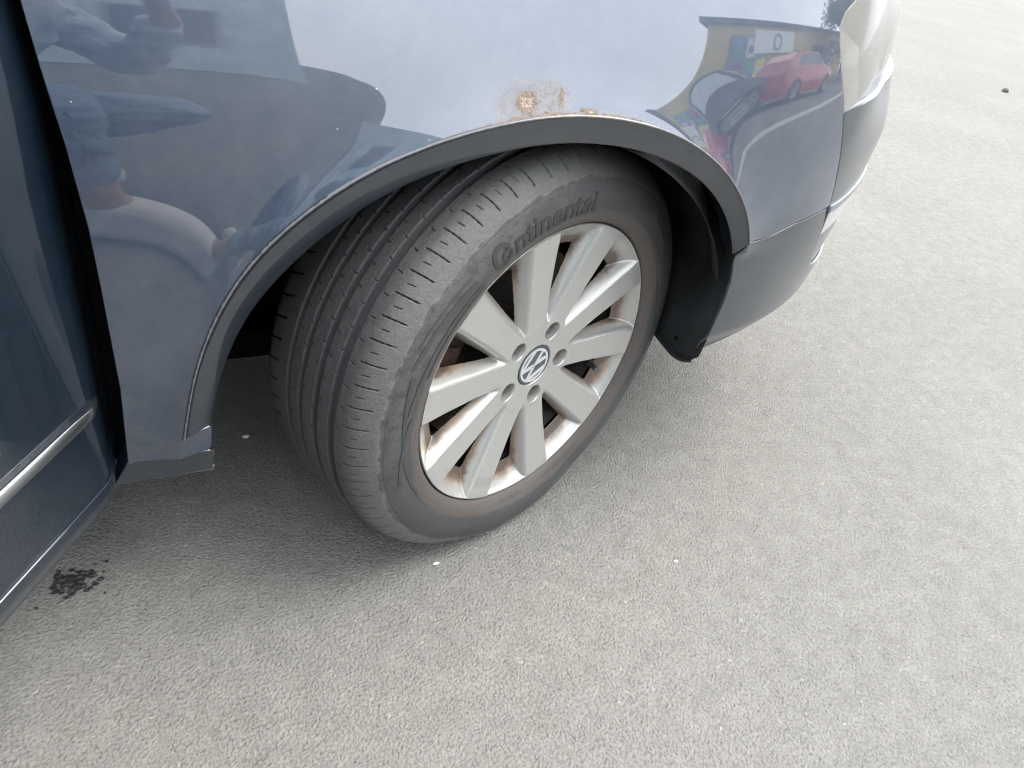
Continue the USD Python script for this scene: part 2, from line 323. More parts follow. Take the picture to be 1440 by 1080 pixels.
def panel(poly, F=None, h=.02, fine=None, hb=.006, edge=.012, rad=.0016, flip=False, off=0.0, xf=None):
    """a sheet on the surface F over (s, z), its rim rolled inwards. Returns vertices, faces, normals, (s, z)."""
    F = F or S1
    P, T, nb = fill(poly, ([(fine[0], fine[1])] if fine else [])+[(h, None)], hb)
    X = F(P[:, 0], P[:, 1]); N = nrm(P[:, 0], P[:, 1], F)
    X = X+N*off
    if (N[:, 1] > 0).mean() > .5 and not flip: N = -N
    # (s, z) counter-clockwise faces outward
    Bx, Bn = X[:nb], N[:nb]
    tg = np.roll(Bx, -1, 0)-np.roll(Bx, 1, 0); tg /= np.linalg.norm(tg, axis=1)[:, None]
    o = np.cross(tg, Bn); o /= np.linalg.norm(o, axis=1)[:, None]
    rows, nr = [Bx], [Bn]
    for a in (30, 60, 90):
        a = math.radians(a); rows.append(Bx+o*rad*math.sin(a)-Bn*rad*(1-math.cos(a))); nr.append(Bn*math.cos(a)+o*math.sin(a))
    rows.append(Bx+o*rad-Bn*edge); nr.append(o)
    V_, N_, Fc = [X], [N], [T]
    base = len(X)
    for k in range(1, len(rows)):
        V_.append(rows[k]); N_.append(nr[k])
        p0 = 0 if k == 1 else base+(k-2)*nb; p1 = base+(k-1)*nb
        i = np.arange(nb); j = (i+1) % nb
        Fc.append(np.c_[p0+i, p1+i, p1+j]); Fc.append(np.c_[p0+i, p1+j, p0+j])
    X, N, Fc = np.vstack(V_), np.vstack(N_), np.vstack(Fc)
    fn = np.cross(X[T[:, 1]]-X[T[:, 0]], X[T[:, 2]]-X[T[:, 0]]).sum(0)
    if fn @ N[:nb].mean(0) < 0: Fc = Fc[:, ::-1]
    if xf is not None: X, N = xf(X, N)
    return X, Fc, N, P

car = thing('dark_blue_car', 'dark blue estate car with rusting wheel arch, silver alloy wheel and open front door', 'car')
near_arch = lambda q: TREE.query(q)[0] < .07

# ---- front wing
oi = OUTD[(OUTD[:, 1] > .292)]
left_end = oi[0]; 
crease = OUTD[np.searchsorted(np.arange(len(OUTD)), 0):]
i0 = np.argmin(np.hypot(*(OUTD-[-.4745, .292]).T)); i1 = np.argmin(np.hypot(*(OUTD-[.262, .513]).T))
CRE = OUTD[i0:i1+1]
DGAP = [(-.5335, .2535), (-.5275, .374), (-.5285, .504), (-.530, .566), (-.536, .641), (-.544, .704), (-.549, .751), (-.556, .82), (-.566, .90)]
VG = [(.376, .681), (.402, .640), (.418, .616), (.466, .532)]
HL = [(.376, .681), (.342, .732), (.323, .765), (.316, .785), (.322, .799), (.345, .815), (.40, .835), (.50, .858)]
wing = DGAP + [(-.3, .905), (0, .905), (.3, .895), (.46, .875)] + HL[::-1][1:] + VG[1:] + [(.374, .5225), (.314, .509)] + list(along(CRE, 500)[::-1]) + [(-.4415, .2945), (-.4435, .2545)]
P0 = sg.Polygon(wing).buffer(0)
X, Fc, N, P = panel(wing, h=.012, fine=(.0035, near_arch), hb=.003, rad=.0012, edge=.022)
def sdist(c, r): return lambda s, z: np.hypot((s-c[0]), (z-c[1]))/r
Pz = np.zeros((len(X), 3)); ns = len(P)
s_, z_ = P[:, 0], P[:, 1]
dA = TREE.query(P)[0]
r1 = np.clip(1.15-np.hypot((s_+.118)/.055, (z_-.690)/.032), 0, 1) + np.clip(1.0-np.hypot((s_+.085)/.035, (z_-.700)/.022), 0, 1)*.8
edge_r = np.clip(1-dA/.010, 0, 1)*sst(s_, -.30, -.16)*sst(-s_, -.12, -.02)
r1 = np.maximum(r1, edge_r*.75); r_sp = .31*sst(r1, .05, .6)
r2 = np.clip(1.1-np.hypot((s_+.1175)/.0175, (z_-.6925)/.0155), 0, 1)*1.25
r2 = np.maximum(r2, np.clip(1.15-np.hypot((s_+.0785)/.0042, (z_-.697)/.016), 0, 1))
r2 = np.maximum(r2, np.clip(1.1-np.hypot((s_+.045)/.022, (z_-.6855)/.0055), 0, 1))
r2 = np.maximum(r2, np.clip(1-dA/.006, 0, 1)*sst(s_, -.25, -.13)*sst(-s_, -.10, -.0)*.78)
r2 = np.maximum(r2, r_sp)
r3 = np.clip(1.15-np.hypot((s_+.1185)/.0105, (z_-.6925)/.0090), 0, 1)*.95
r3 = np.maximum(r3, np.clip(1.0-np.hypot((s_+.045)/.013, (z_-.6855)/.0032), 0, 1))
Pz[:ns] = np.stack([r1, r2, r3], -1).clip(0, 1)
bub = .0016*np.clip((r2-.45)*2, 0, 1)*(.4+meshkit.noise(np.c_[P*260, P[:, :1]*0], 3)) + .0005*sst(r1, .2, .8)*meshkit.noise(np.c_[P*180, P[:, :1]*0], 9)
X[:ns] += N[:ns]*bub[:, None]
# paint bubbles tilt the surface a little
e_ = .0015
def bubf(s, z):
    q = np.stack([s, z, s*0], -1); a = np.clip(1.1-np.hypot((s+.1175)/.0135, (z-.6925)/.0125), 0, 1)
    return .0016*a*(.4+meshkit.noise(q*260, 3))
obj('front_wing', (X, Fc), M_paint_rust, car, normals=N, prim={'rust': Pz}, label='blue front wing with rust bubbles above the wheel arch')

# ---- wheel arch lip: a band rolled from the crease to the opening
INN = densify(np.array([[-.4445,.262],[-0.441,0.2943],[-0.437,0.3282],[-0.427,0.3746],[-0.414,0.4191],[-0.395,0.46],[-0.375,0.4896],[-0.33,0.5387],[-0.283,0.5771],[-0.235,0.6042],[-0.187,0.623],[-0.115,0.6425],[-0.058,0.6488],[-0.014,0.6485],[0.046,0.6404],[0.11,0.62],[0.162,0.5935],[0.203,0.5586],[0.236,0.5211],[0.258,0.4835],[.268,.462]]), 300)
iA = np.argmin(np.hypot(*(INN-[-.441, .2943]).T)); iB = np.argmin(np.hypot(*(INN-[.2565, .4865]).T))
A_, B_ = along(CRE, 1300), along(INN[iA:iB+1], 1300)
prof_t = np.array([-.02, -.005, .01, .03, .055, .08, .11, .15, .2, .35, .5, .65, .8, .93, 1.0])
prof_o = np.array([-.004, .0006, .0024, .0031, .0031, .0022, .0008, -.0004, -.0012, -.0034, -.0056, -.0080, -.0106, -.0134, -.0150])
rows = []
for t, o in zip(prof_t, prof_o):
    Q = A_+(B_-A_)*t; Xq = S0(Q[:, 0], Q[:, 1]); Nq = nrm(Q[:, 0], Q[:, 1], S0)
    rows.append(Xq+Nq*(FH+o*1.0)[..., None] if np.ndim(o) else Xq+Nq*(FH+o))
# rolled return flange
Q = B_; Nq = nrm(Q[:, 0], Q[:, 1], S0); out2 = rows[-1]
rad2 = (A_-B_); rad2 /= np.linalg.norm(rad2, axis=1)[:, None]
tx = np.stack([plan(Q[:, 0])[1][:, 1]*-1, plan(Q[:, 0])[1][:, 0], 0*Q[:, 0]], -1)
upv = np.stack([-plan(Q[:, 0])[1][:, 1], plan(Q[:, 0])[1][:, 0]], -1)
T3 = np.stack([upv[:, 0], upv[:, 1], np.zeros(len(Q))], -1)
R3 = T3*rad2[:, :1]+np.array([0, 0, 1.])*rad2[:, 1:]
for a, dpt in ((.0012, .0012), (.0035, .0022), (.006, .004), (.007, .010), (.007, .028)):
    rows.append(out2 - Nq*dpt + R3*(a-.0012))
RW = np.stack(rows, 1)
lip = (RW.reshape(-1, 3), tri(quads(RW.shape[0], RW.shape[1])))
LP = np.zeros((RW.shape[0], RW.shape[1], 3)); 
tt_ = np.concatenate([prof_t, np.full(5, 1.0)])
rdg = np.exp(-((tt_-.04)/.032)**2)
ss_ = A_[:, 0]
LP[:, :, 0] = 1.7*rdg[None]*(.25*np.exp(-((ss_+.06)/.13)**2)+.25*np.exp(-((ss_-.12)/.12)**2)+.72)[:, None]  # pale ridge highlight painted into the colour along the whole lip
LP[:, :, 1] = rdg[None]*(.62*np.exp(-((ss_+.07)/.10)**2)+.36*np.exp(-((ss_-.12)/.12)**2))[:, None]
tm = trimesh.Trimesh(*lip, process=False)
if (tm.face_normals*np.array([0, -1, 0])).sum() < 0: lip = (lip[0], lip[1][:, ::-1])
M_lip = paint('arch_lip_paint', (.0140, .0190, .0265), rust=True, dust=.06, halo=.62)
obj('arch_lip', lip, M_lip, car, smooth=40, label='dusty rolled arch lip with a rusty ridge and a painted highlight along it') if False else None
vv, ff, nn = meshkit.arrays(lip, True)
obj('arch_lip', (vv, ff), M_lip, car, normals=nn, prim={'rust': LP.reshape(-1, 3)}, label='dusty rolled arch lip with a rusty ridge and a painted highlight along it')

# ---- bumper: the corner under the wing, the face under the headlight
BE = [(.257, .4855), (.270, .459), (.279, .435), (.286, .396), (.2895, .350), (.2925, .312), (.295, .294)]
corner = [(.2615, .5095), (.288, .5065), (.314, .5065), (.374, .518), (.4615, .5265)] + [(.488, .487), (.515, .432), (.55, .40), (.60, .388), (.70, .378), (.85, .370), (1.05, .365)] + [(1.05, .305), (.85, .315), (.70, .330), (.57, .330), (.496, .318), (.40, .305), (.298, .293)] + BE[::-1][1:]
SB = lambda s, z: S0(s, z) + nrm(s, z, S0)*(.012*np.exp(-TREE.query(np.stack([np.ravel(s), np.ravel(z)], -1))[0].reshape(np.shape(s))/.035)*sst(z, .470, .505) - .010*sst(-np.asarray(z), -.335, -.30))[..., None]
X, Fc, N, P = panel(corner, F=SB, h=.012, fine=(.006, lambda q: q[:, 0] < .6), hb=.006, edge=.004)
obj('bumper_corner', (X, Fc), M_bumper, car, normals=N, label='scuffed lower corner of the front bumper')
SF = lambda s, z: S0(s, z) - nrm(s, z, S0)*((.004+.020*sst(z, .60, .70))*sst(s, .42, .62))[..., None]
face = [(.3825, .6785), (.4085, .638), (.425, .614), (.4725, .533), (.60, .538), (.80, .542), (1.2, .545), (1.52, .545), (1.52, .700), (1.2, .700), (.80, .698), (.60, .694), (.45, .6885)]
X, Fc, N, P = panel(face, F=SF, h=.010, hb=.005, edge=.060, rad=.006)
obj('bumper_face', (X, Fc), M_bumper, car, normals=N)
obj('bumper_face', (mirror(X), Fc[:, ::-1]), M_paint, car, normals=N*[1, -1, 1])
M_mould = plain('grey_moulding', (.10, .115, .13), .3, .3, var=.05)
# moulding with a bright strip, pale reflector under it, lower face
mould = [(.4725, .529), (.60, .534), (.80, .538), (1.2, .541), (1.52, .541), (1.52, .532), (1.2, .532), (.80, .529), (.60, .525), (.474, .520)]
X, Fc, N, P = panel(mould, F=SF, off=.004, h=.006, hb=.004, edge=.02, rad=.003)
obj('bumper_moulding', (X, Fc), M_mould, car, normals=N)
obj('bumper_moulding', (mirror(X), Fc[:, ::-1]), M_mould, car, normals=N*[1, -1, 1])
M_refl = mat('pale_reflector', {'p': ('principled_bsdf', {'base_color': (.13, .125, .13), 'roughness': .2, 'coat_weight': .6})})
refl = [(.484, .5165), (.60, .5215), (.70, .524), (.70, .492), (.60, .482), (.500, .474)]
X, Fc, N, P = panel(refl, F=SF, off=.001, h=.008, hb=.004, edge=.02, rad=.002)
obj('side_reflector', (X, Fc), M_refl, car, normals=N)
low = [(.503, .470), (.60, .479), (.702, .489), (.703, .524), (.80, .523), (1.2, .526), (1.52, .526), (1.52, .382), (1.05, .369), (.85, .374), (.70, .382), (.602, .392), (.553, .405), (.519, .434)]
X, Fc, N, P = panel(low, F=SF, off=-.002, h=.014, hb=.006, edge=.02, rad=.003)
obj('bumper_lower_face', (X, Fc), M_bumper, car, normals=N)
# dark sheets added behind the seams so the openings look dark
SBK = lambda s, z: S0(s, z) - nrm(s, z, S0)*.010
for nm, pl_, F_ in (('seam_backing', [(.33, .70), (.44, .70), (.56, .45), (.62, .40), (.54, .38), (.45, .48)], S0), ('seam_backing', [(.27, .52), (.47, .55), (.50, .50), (.30, .48)], S0), ('seam_backing', [(.268, .50), (.243, .555), (.205, .605), (.16, .64), (.28, .68), (.42, .60), (.52, .41), (.42, .35), (.34, .345), (.318, .40), (.298, .455)], SBK)):
    X, Fc, N, P = panel(pl_, F=F_, off=-.013, h=.02, hb=.02)
    obj(nm, (X, Fc), M_black, car, normals=N)
# step ledge behind the bumper top, under the headlight
# ---- headlight
lens = [(.378, .685), (.3445, .733), (.3255, .765), (.3185, .785), (.3245, .797), (.347, .813), (.40, .8325), (.50, .854), (.62, .868), (.80, .872), (.95, .850), (.95, .708), (.80, .702), (.60, .6985), (.45, .6935)]
SH = lambda s, z: S0(s, z) - nrm(s, z, S0)*(.036*sst(s, .37, .60))[..., None]
M_lens = mat('hazed_lens', {'g': ('geometry', {}), 'n': ('noise_texture', {'scale': 40.0, 'detail': 6.0, 'roughness': .65}),
    'r': ('rgb_ramp', {'ramp': [(.3, (.100, .099, .091)), (.7, (.125, .123, .113))]}),
    'w': ('wave_texture', {'wave_type': 'bands', 'bands_direction': 'z', 'scale': 42.0, 'distortion': .8}), 'wr': ('math', {'math_type': 'multiply_add', 'value2': .05, 'value3': .72}),
    'd': ('principled_bsdf', {'roughness': .35, 'coat_weight': .25, 'coat_roughness': .08, 'specular_ior_level': .3}), 't': ('transparent_bsdf', {'color': (.95, .96, .95)}), 'm': ('mix_closure', {'fac': .55})},
    [('g.position', 'n.vector'), ('n.fac', 'r.fac'), ('r.color', 'd.base_color'), ('g.position', 'w.vector'), ('w.fac', 'wr.value1'), ('wr.value', 'm.fac'), ('t.BSDF', 'm.closure1'), ('d.BSDF', 'm.closure2')], surface='m.closure')
M_lampbowl = plain('lamp_reflector', (.28, .28, .27), .35, .2, var=.05)
for mir in (0, 1):
    hd = group_part('headlight', car, None if mir else 'clouded pale headlight')
    for nm, F_, off, m_ in (('lens', SH, 0.0, M_lens), ('lamp_bowl', SH, -.035, M_lampbowl)):
        X, Fc, N, P = panel(lens, F=F_, off=off, h=.014, fine=(.008, lambda q: q[:, 0] < .6), hb=.006, edge=.03, rad=.003)
        if mir: X, Fc, N = mirror(X), Fc[:, ::-1], N*[1, -1, 1]
        obj(nm, (X, Fc), m_, hd, normals=N)
    rib = []
    for zc in np.arange(.70, .80, .0085):
        q = [(.37+(.79-zc)*.0, zc), (.62, zc+.004)]
        ss = np.linspace(.40+.0*(zc), .64, 24); Xr = SH(ss, np.full(24, zc))+nrm(ss, np.full(24, zc), SH)*-.024
        if mir: Xr = mirror(Xr)
        rib.append(tube(Xr[::2], .0022, 6))
    obj('lamp_ribs', cat_(*rib), M_lampbowl, hd)
    # gasket line round the lens
    X, Fc, N, P = panel(np.array(sg.Polygon(lens).buffer(.0045).exterior.coords)[:-1], F=SH, off=-.006, h=.03, hb=.008, edge=.02, rad=.001)
    if mir: X, Fc, N = mirror(X), Fc[:, ::-1], N*[1, -1, 1]
    obj('lens_gasket', (X, Fc), M_black, hd, normals=N)

# ---- sill end under the wing
M_grime = plain('road_grime', (.085, .080, .072), .85, var=.45, scale=40, bump=.2)
X, Fc, N, P = panel([(-.5345, .2505), (-.4435, .2520), (-.4432, .218), (-.552, .214)], F=S0, h=.01, hb=.004, edge=.03, rad=.002, off=.003)
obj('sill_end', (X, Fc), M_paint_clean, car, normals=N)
SL = lambda s, z: S0(s, z) - nrm(s, z, S0)*(.020*sst(-np.asarray(z), -.217, -.188))[..., None]
X, Fc, N, P = panel([(-.553, .2125), (-.4432, .2165), (-.4430, .1955), (-.562, .1925)], F=SL, h=.008, hb=.004, edge=.03, rad=.002, off=.002)
obj('sill_lower_edge', (X, Fc), M_grime, car, normals=N)
fl_ = []
for q_ in range(7):
    m_ = trimesh.creation.icosphere(1, .0022+.0015*rng.random()); m_.apply_scale([.6, .6, 1.4]); a_p = S0(np.array([-.4425]), np.array([.218+.040*rng.random()]))[0]; m_.apply_translation(a_p+[0, rng.uniform(-.004, .003), 0]); fl_.append(m_)
obj('sill_rust_flakes', cat_(*fl_), plain('flaking_rust', (.22, .14, .08), .9, var=.5, scale=200), car)

# ---- wheel arch liner
CX, CZ = -.085, .290
ang = np.radians(np.linspace(182, 24, 120))
q = INN; qa = np.unwrap(np.arctan2(q[:, 1]-CZ, q[:, 0]-CX)); qr = np.hypot(q[:, 0]-CX, q[:, 1]-CZ)
o_ = np.argsort(qa); Rr = np.interp(ang, qa[o_], qr[o_])
dep = np.array([.004, .012, .03, .06, .1, .15, .22, .30, .36])
LX = []
for d in dep:
    R_ = Rr+.006+.055*sst(d, 0, .12); sx = CX+R_*np.cos(ang); sz = CZ+R_*np.sin(ang)
    yb_ = S0(np.clip(CX+Rr*np.cos(ang), -1, .33), np.clip(CZ+Rr*np.sin(ang), .25, .7))[:, 1]; LX.append(np.stack([sx, yb_+d, sz], -1))
LX = np.stack(LX, 1)
obj('arch_liner', (LX.reshape(-1, 3), tri(quads(LX.shape[0], LX.shape[1]))), M_liner, car, smooth=True)
# front flap of the liner, hanging down behind the bumper corner
BEd = np.array(BE)[::-1]
nu_, nv_ = 40, 30
ton = np.zeros((nv_, nu_, 3))
for j_ in range(nv_):
    for i_ in range(nu_):
        u_, v_ = i_/(nu_-1), j_/(nv_-1)
        zb = (.260+.016*abs((u_-.42)/.58)**4) if u_ > .42 else .260+.024*abs((u_-.42)/.42)**2.6
        z_t = zb+(.512-zb)*v_
        sb = np.interp(z_t, BEd[:, 1], BEd[:, 0], left=.295, right=.253); P_b = S0(np.array([sb]), np.array([z_t]))[0]
        dy = .003+(.165+.22*sst(v_, .05, .6))*u_
        ton[j_, i_] = (P_b[0]+.003+(.010+.045*sst(v_, .15, .7))*sst(dy, 0, .14), P_b[1]+dy, z_t)
tf = tri(quads(nv_, nu_))
lipr = ton[0].copy(); LR = np.stack([lipr, lipr+np.array([-.010, 0, -.002]), lipr+np.array([-.0125, 0, -.005]), lipr+np.array([-.010, 0, -.009]), lipr+np.array([.004, 0, -.010])], 0)
obj('liner_flap', cat_((ton.reshape(-1, 3), tf), (LR.reshape(-1, 3), tri(quads(5, nu_)))), M_liner, car, smooth=35, label='lower front flap of the wheel arch liner')
obj('liner_screw_hole', trimesh.creation.cylinder(.0032, segment=(ton[2, 15]-[.003, 0, 0], ton[2, 15]+[.005, 0, 0]), sections=14), M_under, car)

# ---- the rest of the body
def rest(name, poly, F=S0, m=M_paint_clean, both=False, one=None, h=.06):
    X, Fc, N, P = panel(poly, F=F, h=h, hb=.03, edge=.02, rad=.003)
    if one != 'left': obj(name, (X, Fc), m, car, normals=N)
    if both or one == 'left': obj(name, (mirror(X), Fc[:, ::-1]), m, car, normals=N*[1, -1, 1])
def archcut(xc, r=.37, n=24):
    a = np.radians(np.linspace(184, -4, n)); return [(xc+r*math.cos(t), .29+r*math.sin(t)) for t in a]
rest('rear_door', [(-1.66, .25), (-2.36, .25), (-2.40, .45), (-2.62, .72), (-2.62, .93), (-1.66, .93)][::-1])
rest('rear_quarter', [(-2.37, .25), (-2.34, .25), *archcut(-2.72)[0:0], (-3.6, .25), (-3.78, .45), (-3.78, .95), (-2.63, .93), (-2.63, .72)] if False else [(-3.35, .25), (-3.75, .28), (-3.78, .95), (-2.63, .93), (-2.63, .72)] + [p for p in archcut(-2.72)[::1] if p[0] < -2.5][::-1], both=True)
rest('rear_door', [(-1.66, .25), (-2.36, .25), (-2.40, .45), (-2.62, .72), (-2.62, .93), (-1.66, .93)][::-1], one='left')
rest('front_door', [(-.56, .25), (-1.65, .25), (-1.65, .93), (-.56, .93)], one='left')
rest('front_wing', [(-.55, .90), (-.55, .25), (-.45, .25)] + [p for p in archcut(-.08)] + [(.37, .30), (.70, .33), (1.2, .33), (1.2, .50), (.6, .53), (.37, .68), (.32, .78), (.34, .81), (.50, .857), (.46, .88)], one='left')
rest('sill', [(-.56, .195), (-2.35, .195), (-2.35, .247), (-.56, .247)], both=True)
# bonnet
ns_, nt_ = 50, 24
sv = np.concatenate([np.linspace(-.56, .5, 28), np.linspace(.53, 1.52, 22)]); zt = np.interp(sv, [-.56, 0, .3, .46, .7, 1.0, 1.52], [.905, .905, .896, .880, .872, .872, .88])
edge_ = S0(sv, zt)
bon = []
for i in range(len(sv)):
    a = edge_[i]; b = np.array([a[0], YC, zt[i]+.075*sst(-sv[i], -1.5, -.2)])
    if sv[i] > .5: b = np.array([a[0], YC, a[2]+.05*(1.52-sv[i])/1.02])
    t = np.linspace(0, 1, nt_)[:, None]; w = np.sin(t*np.pi/2)
    row = a*(1-t)+b*t; row[:, 2] = a[2]+(b[2]-a[2])*w[:, 0]; bon.append(row)
bon = np.array(bon); full = np.concatenate([bon, mirror(bon)[:, ::-1][:, 1:]], 1)
obj('bonnet', (full.reshape(-1, 3), tri(quads(full.shape[0], full.shape[1]))), M_paint, car, smooth=True)
# glasshouse and roof, boot, rear
H = [(-.50, .93, .74), (-3.30, .98, .72), (-1.30, 1.40, .60), (-2.1, 1.45, .58), (-2.9, 1.40, .56)]
gh = m3.Manifold.hull_points(np.array([(x, YC+s*w, z) for x, z, w in H for s in (-1, 1)]))
obj('windows', gh, M_glass, car)
Rf = [(-1.22, 1.402, .60), (-2.1, 1.452, .575), (-3.0, 1.40, .555)]
obj('roof', m3.Manifold.hull_points(np.array([(x, YC+s*w*.97, z+dz) for x, z, w in Rf for s in (-1, 1) for dz in (.004, .03)])), M_paint_clean, car)
obj('tailgate', m3.Manifold.hull_points(np.array([(x, YC+s*w, z) for x, z, w in [(-3.74, .30, .80), (-3.82, .6, .80), (-3.72, .97, .76), (-3.4, 1.0, .70), (-3.7, .30, .80), (-3.4, .5, .78)] for s in (-1, 1)])), M_paint_clean, car)
obj('front_panel', box(.415, .435, .085, 1.66, .28, .62), M_under, car)
obj('floor_pan', box(-3.6, .62, .30, 1.44, .17, .22), M_under, car)
obj('floor_pan', box(-2.3, -.47, .02, 1.72, .198, .222), M_under, car)
obj('bulkhead', box(-.50, -.46, .02, 1.72, .222, .90), M_under, car)
obj('inner_wing', box(-.46, .46, .345, .36, .20, .90), M_under, car)
obj('inner_wing', box(-.46, .46, 1.38, 1.395, .20, .90), M_under, car)
obj('hinge_pillar', box(-.575, -.465, .050, .12, .222, .90), M_under, car)
obj('cabin_floor', box(-2.3, -.50, .10, 1.70, .26, .30), M_black, car)
for sx in (0, 1):
    st = cat_(trimesh.Trimesh(*meshkit.arrays(box(-1.75, -1.15, .30+.7*sx, .80+.7*sx, .30, .56, .05))[:2]), trimesh.Trimesh(*meshkit.arrays(box(-1.90, -1.70, .30+.7*sx, .80+.7*sx, .50, 1.15, .06))[:2]))
    obj('seat', st, M_black, car)

# ---- open front door (drawn shut, then swung about its hinge)
HG = np.array([-.60, .03]); DA = math.radians(56.0); cA, sA = math.cos(DA), math.sin(DA)
def swing(X, N=None):
    Y = np.array(X, float); d = Y[..., :2]-HG
    Y[..., 0] = HG[0]+cA*d[..., 0]-sA*d[..., 1]; Y[..., 1] = HG[1]+sA*d[..., 0]+cA*d[..., 1]
    if N is None: return Y
    M_ = np.array(N, float); M_[..., 0], M_[..., 1] = cA*N[..., 0]-sA*N[..., 1], sA*N[..., 0]+cA*N[..., 1]
    return Y, M_
door = group_part('front_door', car, 'open front door swung out from its hinge')
S0d = lambda s, z: S0(s, np.maximum(z, .60))*[1, 1, 0]+np.asarray(z)[..., None]*[0, 0, 1.0]
SD = lambda s, z: S0d(s, z) - nrm(s, z, S0d)*(.035*sst(s, -.655, -.555)**2.0)[..., None]
skin = [(-.555, .252), (-1.655, .252), (-1.655, .93), (-.575, .93), (-.560, .75), (-.552, .60), (-.551, .40)]
X, Fc, N, P = panel(skin, F=SD, h=.02, fine=(.008, lambda q: q[:, 0] > -.70), hb=.008, edge=.03, rad=.003, xf=swing)
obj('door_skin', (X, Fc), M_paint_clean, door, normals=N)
strip = [(-.557, .2485), (-1.655, .2485), (-1.655, .2185), (-.580, .2185)]
SDs = lambda s, z: SD(s, z) - nrm(s, z, S0d)*(.004*sst(-np.asarray(z), -.238, -.218))[..., None]
X, Fc, N, P = panel(strip, F=SDs, h=.01, hb=.006, edge=.03, rad=.002, off=.003, xf=swing)
obj('door_bottom_strip', (X, Fc), M_paint_clean, door, normals=N)
cs_ = [(-.614, .3555), (-.611, .3580), (-.613, .3605), (-.622, .3630), (-.66, .3650), (-1.62, .3675), (-1.62, .3475), (-.66, .3485), (-.630, .3515)]
SC = lambda s, z: SD(s, z) + nrm(s, z, SD)*(.001+.0065*np.sqrt(np.clip(1-((np.asarray(z)-.3575)/.0105)**2, 0.02, 1))*sst(-np.asarray(s), .609, .640))[..., None]
X, Fc, N, P = panel(cs_, F=SC, h=.004, hb=.0025, edge=.006, rad=.001, xf=swing)
obj('door_moulding', (X, Fc), M_alu, door, normals=N)
inner = trimesh.Trimesh(*meshkit.arrays(box(-1.63, -.575, .005, .075, .24, .90, .02))[:2], process=False); inner.vertices = swing(inner.vertices)
obj('door_inner_panel', inner, M_under, door)
fr = tube(swing(np.array([(-.60, .01, .90), (-1.20, .14, 1.36), (-1.62, .17, 1.42), (-1.64, .02, .91)])), .018, 8)
obj('window_frame', fr, M_black, door)
gl = swing(np.array([(-.62, .012, .90), (-1.20, .138, 1.35), (-1.61, .166, 1.41), (-1.63, .02, .91)]))
gl2 = gl+np.array([-.003, .002, 0])
obj('window_pane', (np.vstack([gl, gl2]), np.array([[0, 1, 2], [0, 2, 3], [4, 6, 5], [4, 7, 6], [0, 4, 5], [0, 5, 1], [2, 6, 7], [2, 7, 3], [3, 7, 4], [3, 4, 0]])), M_glass, door)
# ------------------------------------------------------------------ front wheel, steered
ST = .37; AX = .3062
En = np.array([math.sin(ST), -math.cos(ST), 0]); Ee = np.array([math.cos(ST), math.sin(ST), 0]); Ez = np.array([0, 0, 1.0]); OW = np.array([0, 0, AX])
def wf(v):
    v = np.asarray(v, float); return OW+v[..., :1]*Ee+v[..., 1:2]*Ez+v[..., 2:3]*En
wheel = group_part('front_wheel', car)
# ---- tyre
pr = np.array([(-.0110, .2170), (-.0075, .2208), (-.0005, .2238), (.0050, .2300), (.0088, .2400), (.0105, .2500), (.0108, .2600), (.0095, .2700), (.0065, .2800), (.0010, .2915), (-.0060, .3010), (-.0140, .3085), (-.0230, .3135), (-.035, .3160), (-.052, .3178), (-.080, .3192), (-.1065, .3196), (-.133, .3192), (-.161, .3178), (-.178, .3160), (-.190, .3135), (-.199, .3085), (-.207, .3010), (-.214, .2915), (-.2195, .2800), (-.2225, .2600), (-.2200, .2400), (-.2120, .2230), (-.2080, .2165)])
ds = np.concatenate([[0], np.cumsum(np.hypot(*np.diff(pr, axis=0).T))]); csp = CubicSpline(ds, pr)
i_t0, i_t1 = ds[10], ds[21]
u = np.concatenate([np.linspace(0, i_t0, 84, endpoint=False), np.linspace(i_t0, i_t1, 200, endpoint=False), np.linspace(i_t1, ds[-1], 22)])
W0 = csp(u); dW = csp(u, 1); dW /= np.linalg.norm(dW, axis=1)[:, None]
Nw = np.stack([dW[:, 1], -dW[:, 0]], -1); Nw *= -1
if Nw[len(u)//2, 1] < 0: Nw = -Nw
NT = 2300; TH = np.linspace(0, 2*np.pi, NT, endpoint=False)
wv, rv = W0[:, 0][None], W0[:, 1][None]
depth = np.zeros((NT, len(u)))
thd = np.degrees(TH)[:, None]
wob = .00015*np.sin(TH*9)[:, None]
for gw, half in ((-.1405, .0032), (-.1135, .0035), (-.0828, .0042), (-.0518, .0053)):
    x = np.abs(wv-gw-wob)
    depth = np.maximum(depth, .0070*(1-sst(x, half-.0010, half+.0008)))
def slit(w0, w1, pitch, phase, slope, half, dep, jit=0.0):
    k = (thd-phase-slope*(wv-w0)) ; ph = (k/pitch+.5) % 1-.5
    lat = np.abs(ph*pitch*np.pi/180*.318)
    endf = sst(wv, w0-.001, w0+.0015)*(1-sst(wv, w1-.0015, w1+.001))
    return dep*(1-sst(lat, half*.5, half*1.25))*endf
P1 = 360/68.0
depth = np.maximum(depth, slit(-.0300, -.0045, P1, 0.9, -24.0, .0007, .0040))
depth = np.maximum(depth, slit(-.0425, -.0350, P1, 2.3, 10, .0006, .003))
depth = np.maximum(depth, slit(-.0230, -.0140, P1, 3.5, -40, .0006, .0022))
depth = np.maximum(depth, slit(-.0620, -.0560, P1, 1.2, 20, .0006, .003))
depth = np.maximum(depth, slit(-.0785, -.0720, P1, 3.9, 20, .0006, .003))
depth = np.maximum(depth, slit(-.0950, -.0870, P1, 2.2, 20, .0006, .003))
depth = np.maximum(depth, slit(-.1095, -.1030, P1, 4.4, 20, .0006, .003))
depth = np.maximum(depth, slit(-.1240, -.1170, P1, .5, 20, .0006, .003))
depth = np.maximum(depth, slit(-.1360, -.1300, P1, 2.9, 20, .0006, .003))
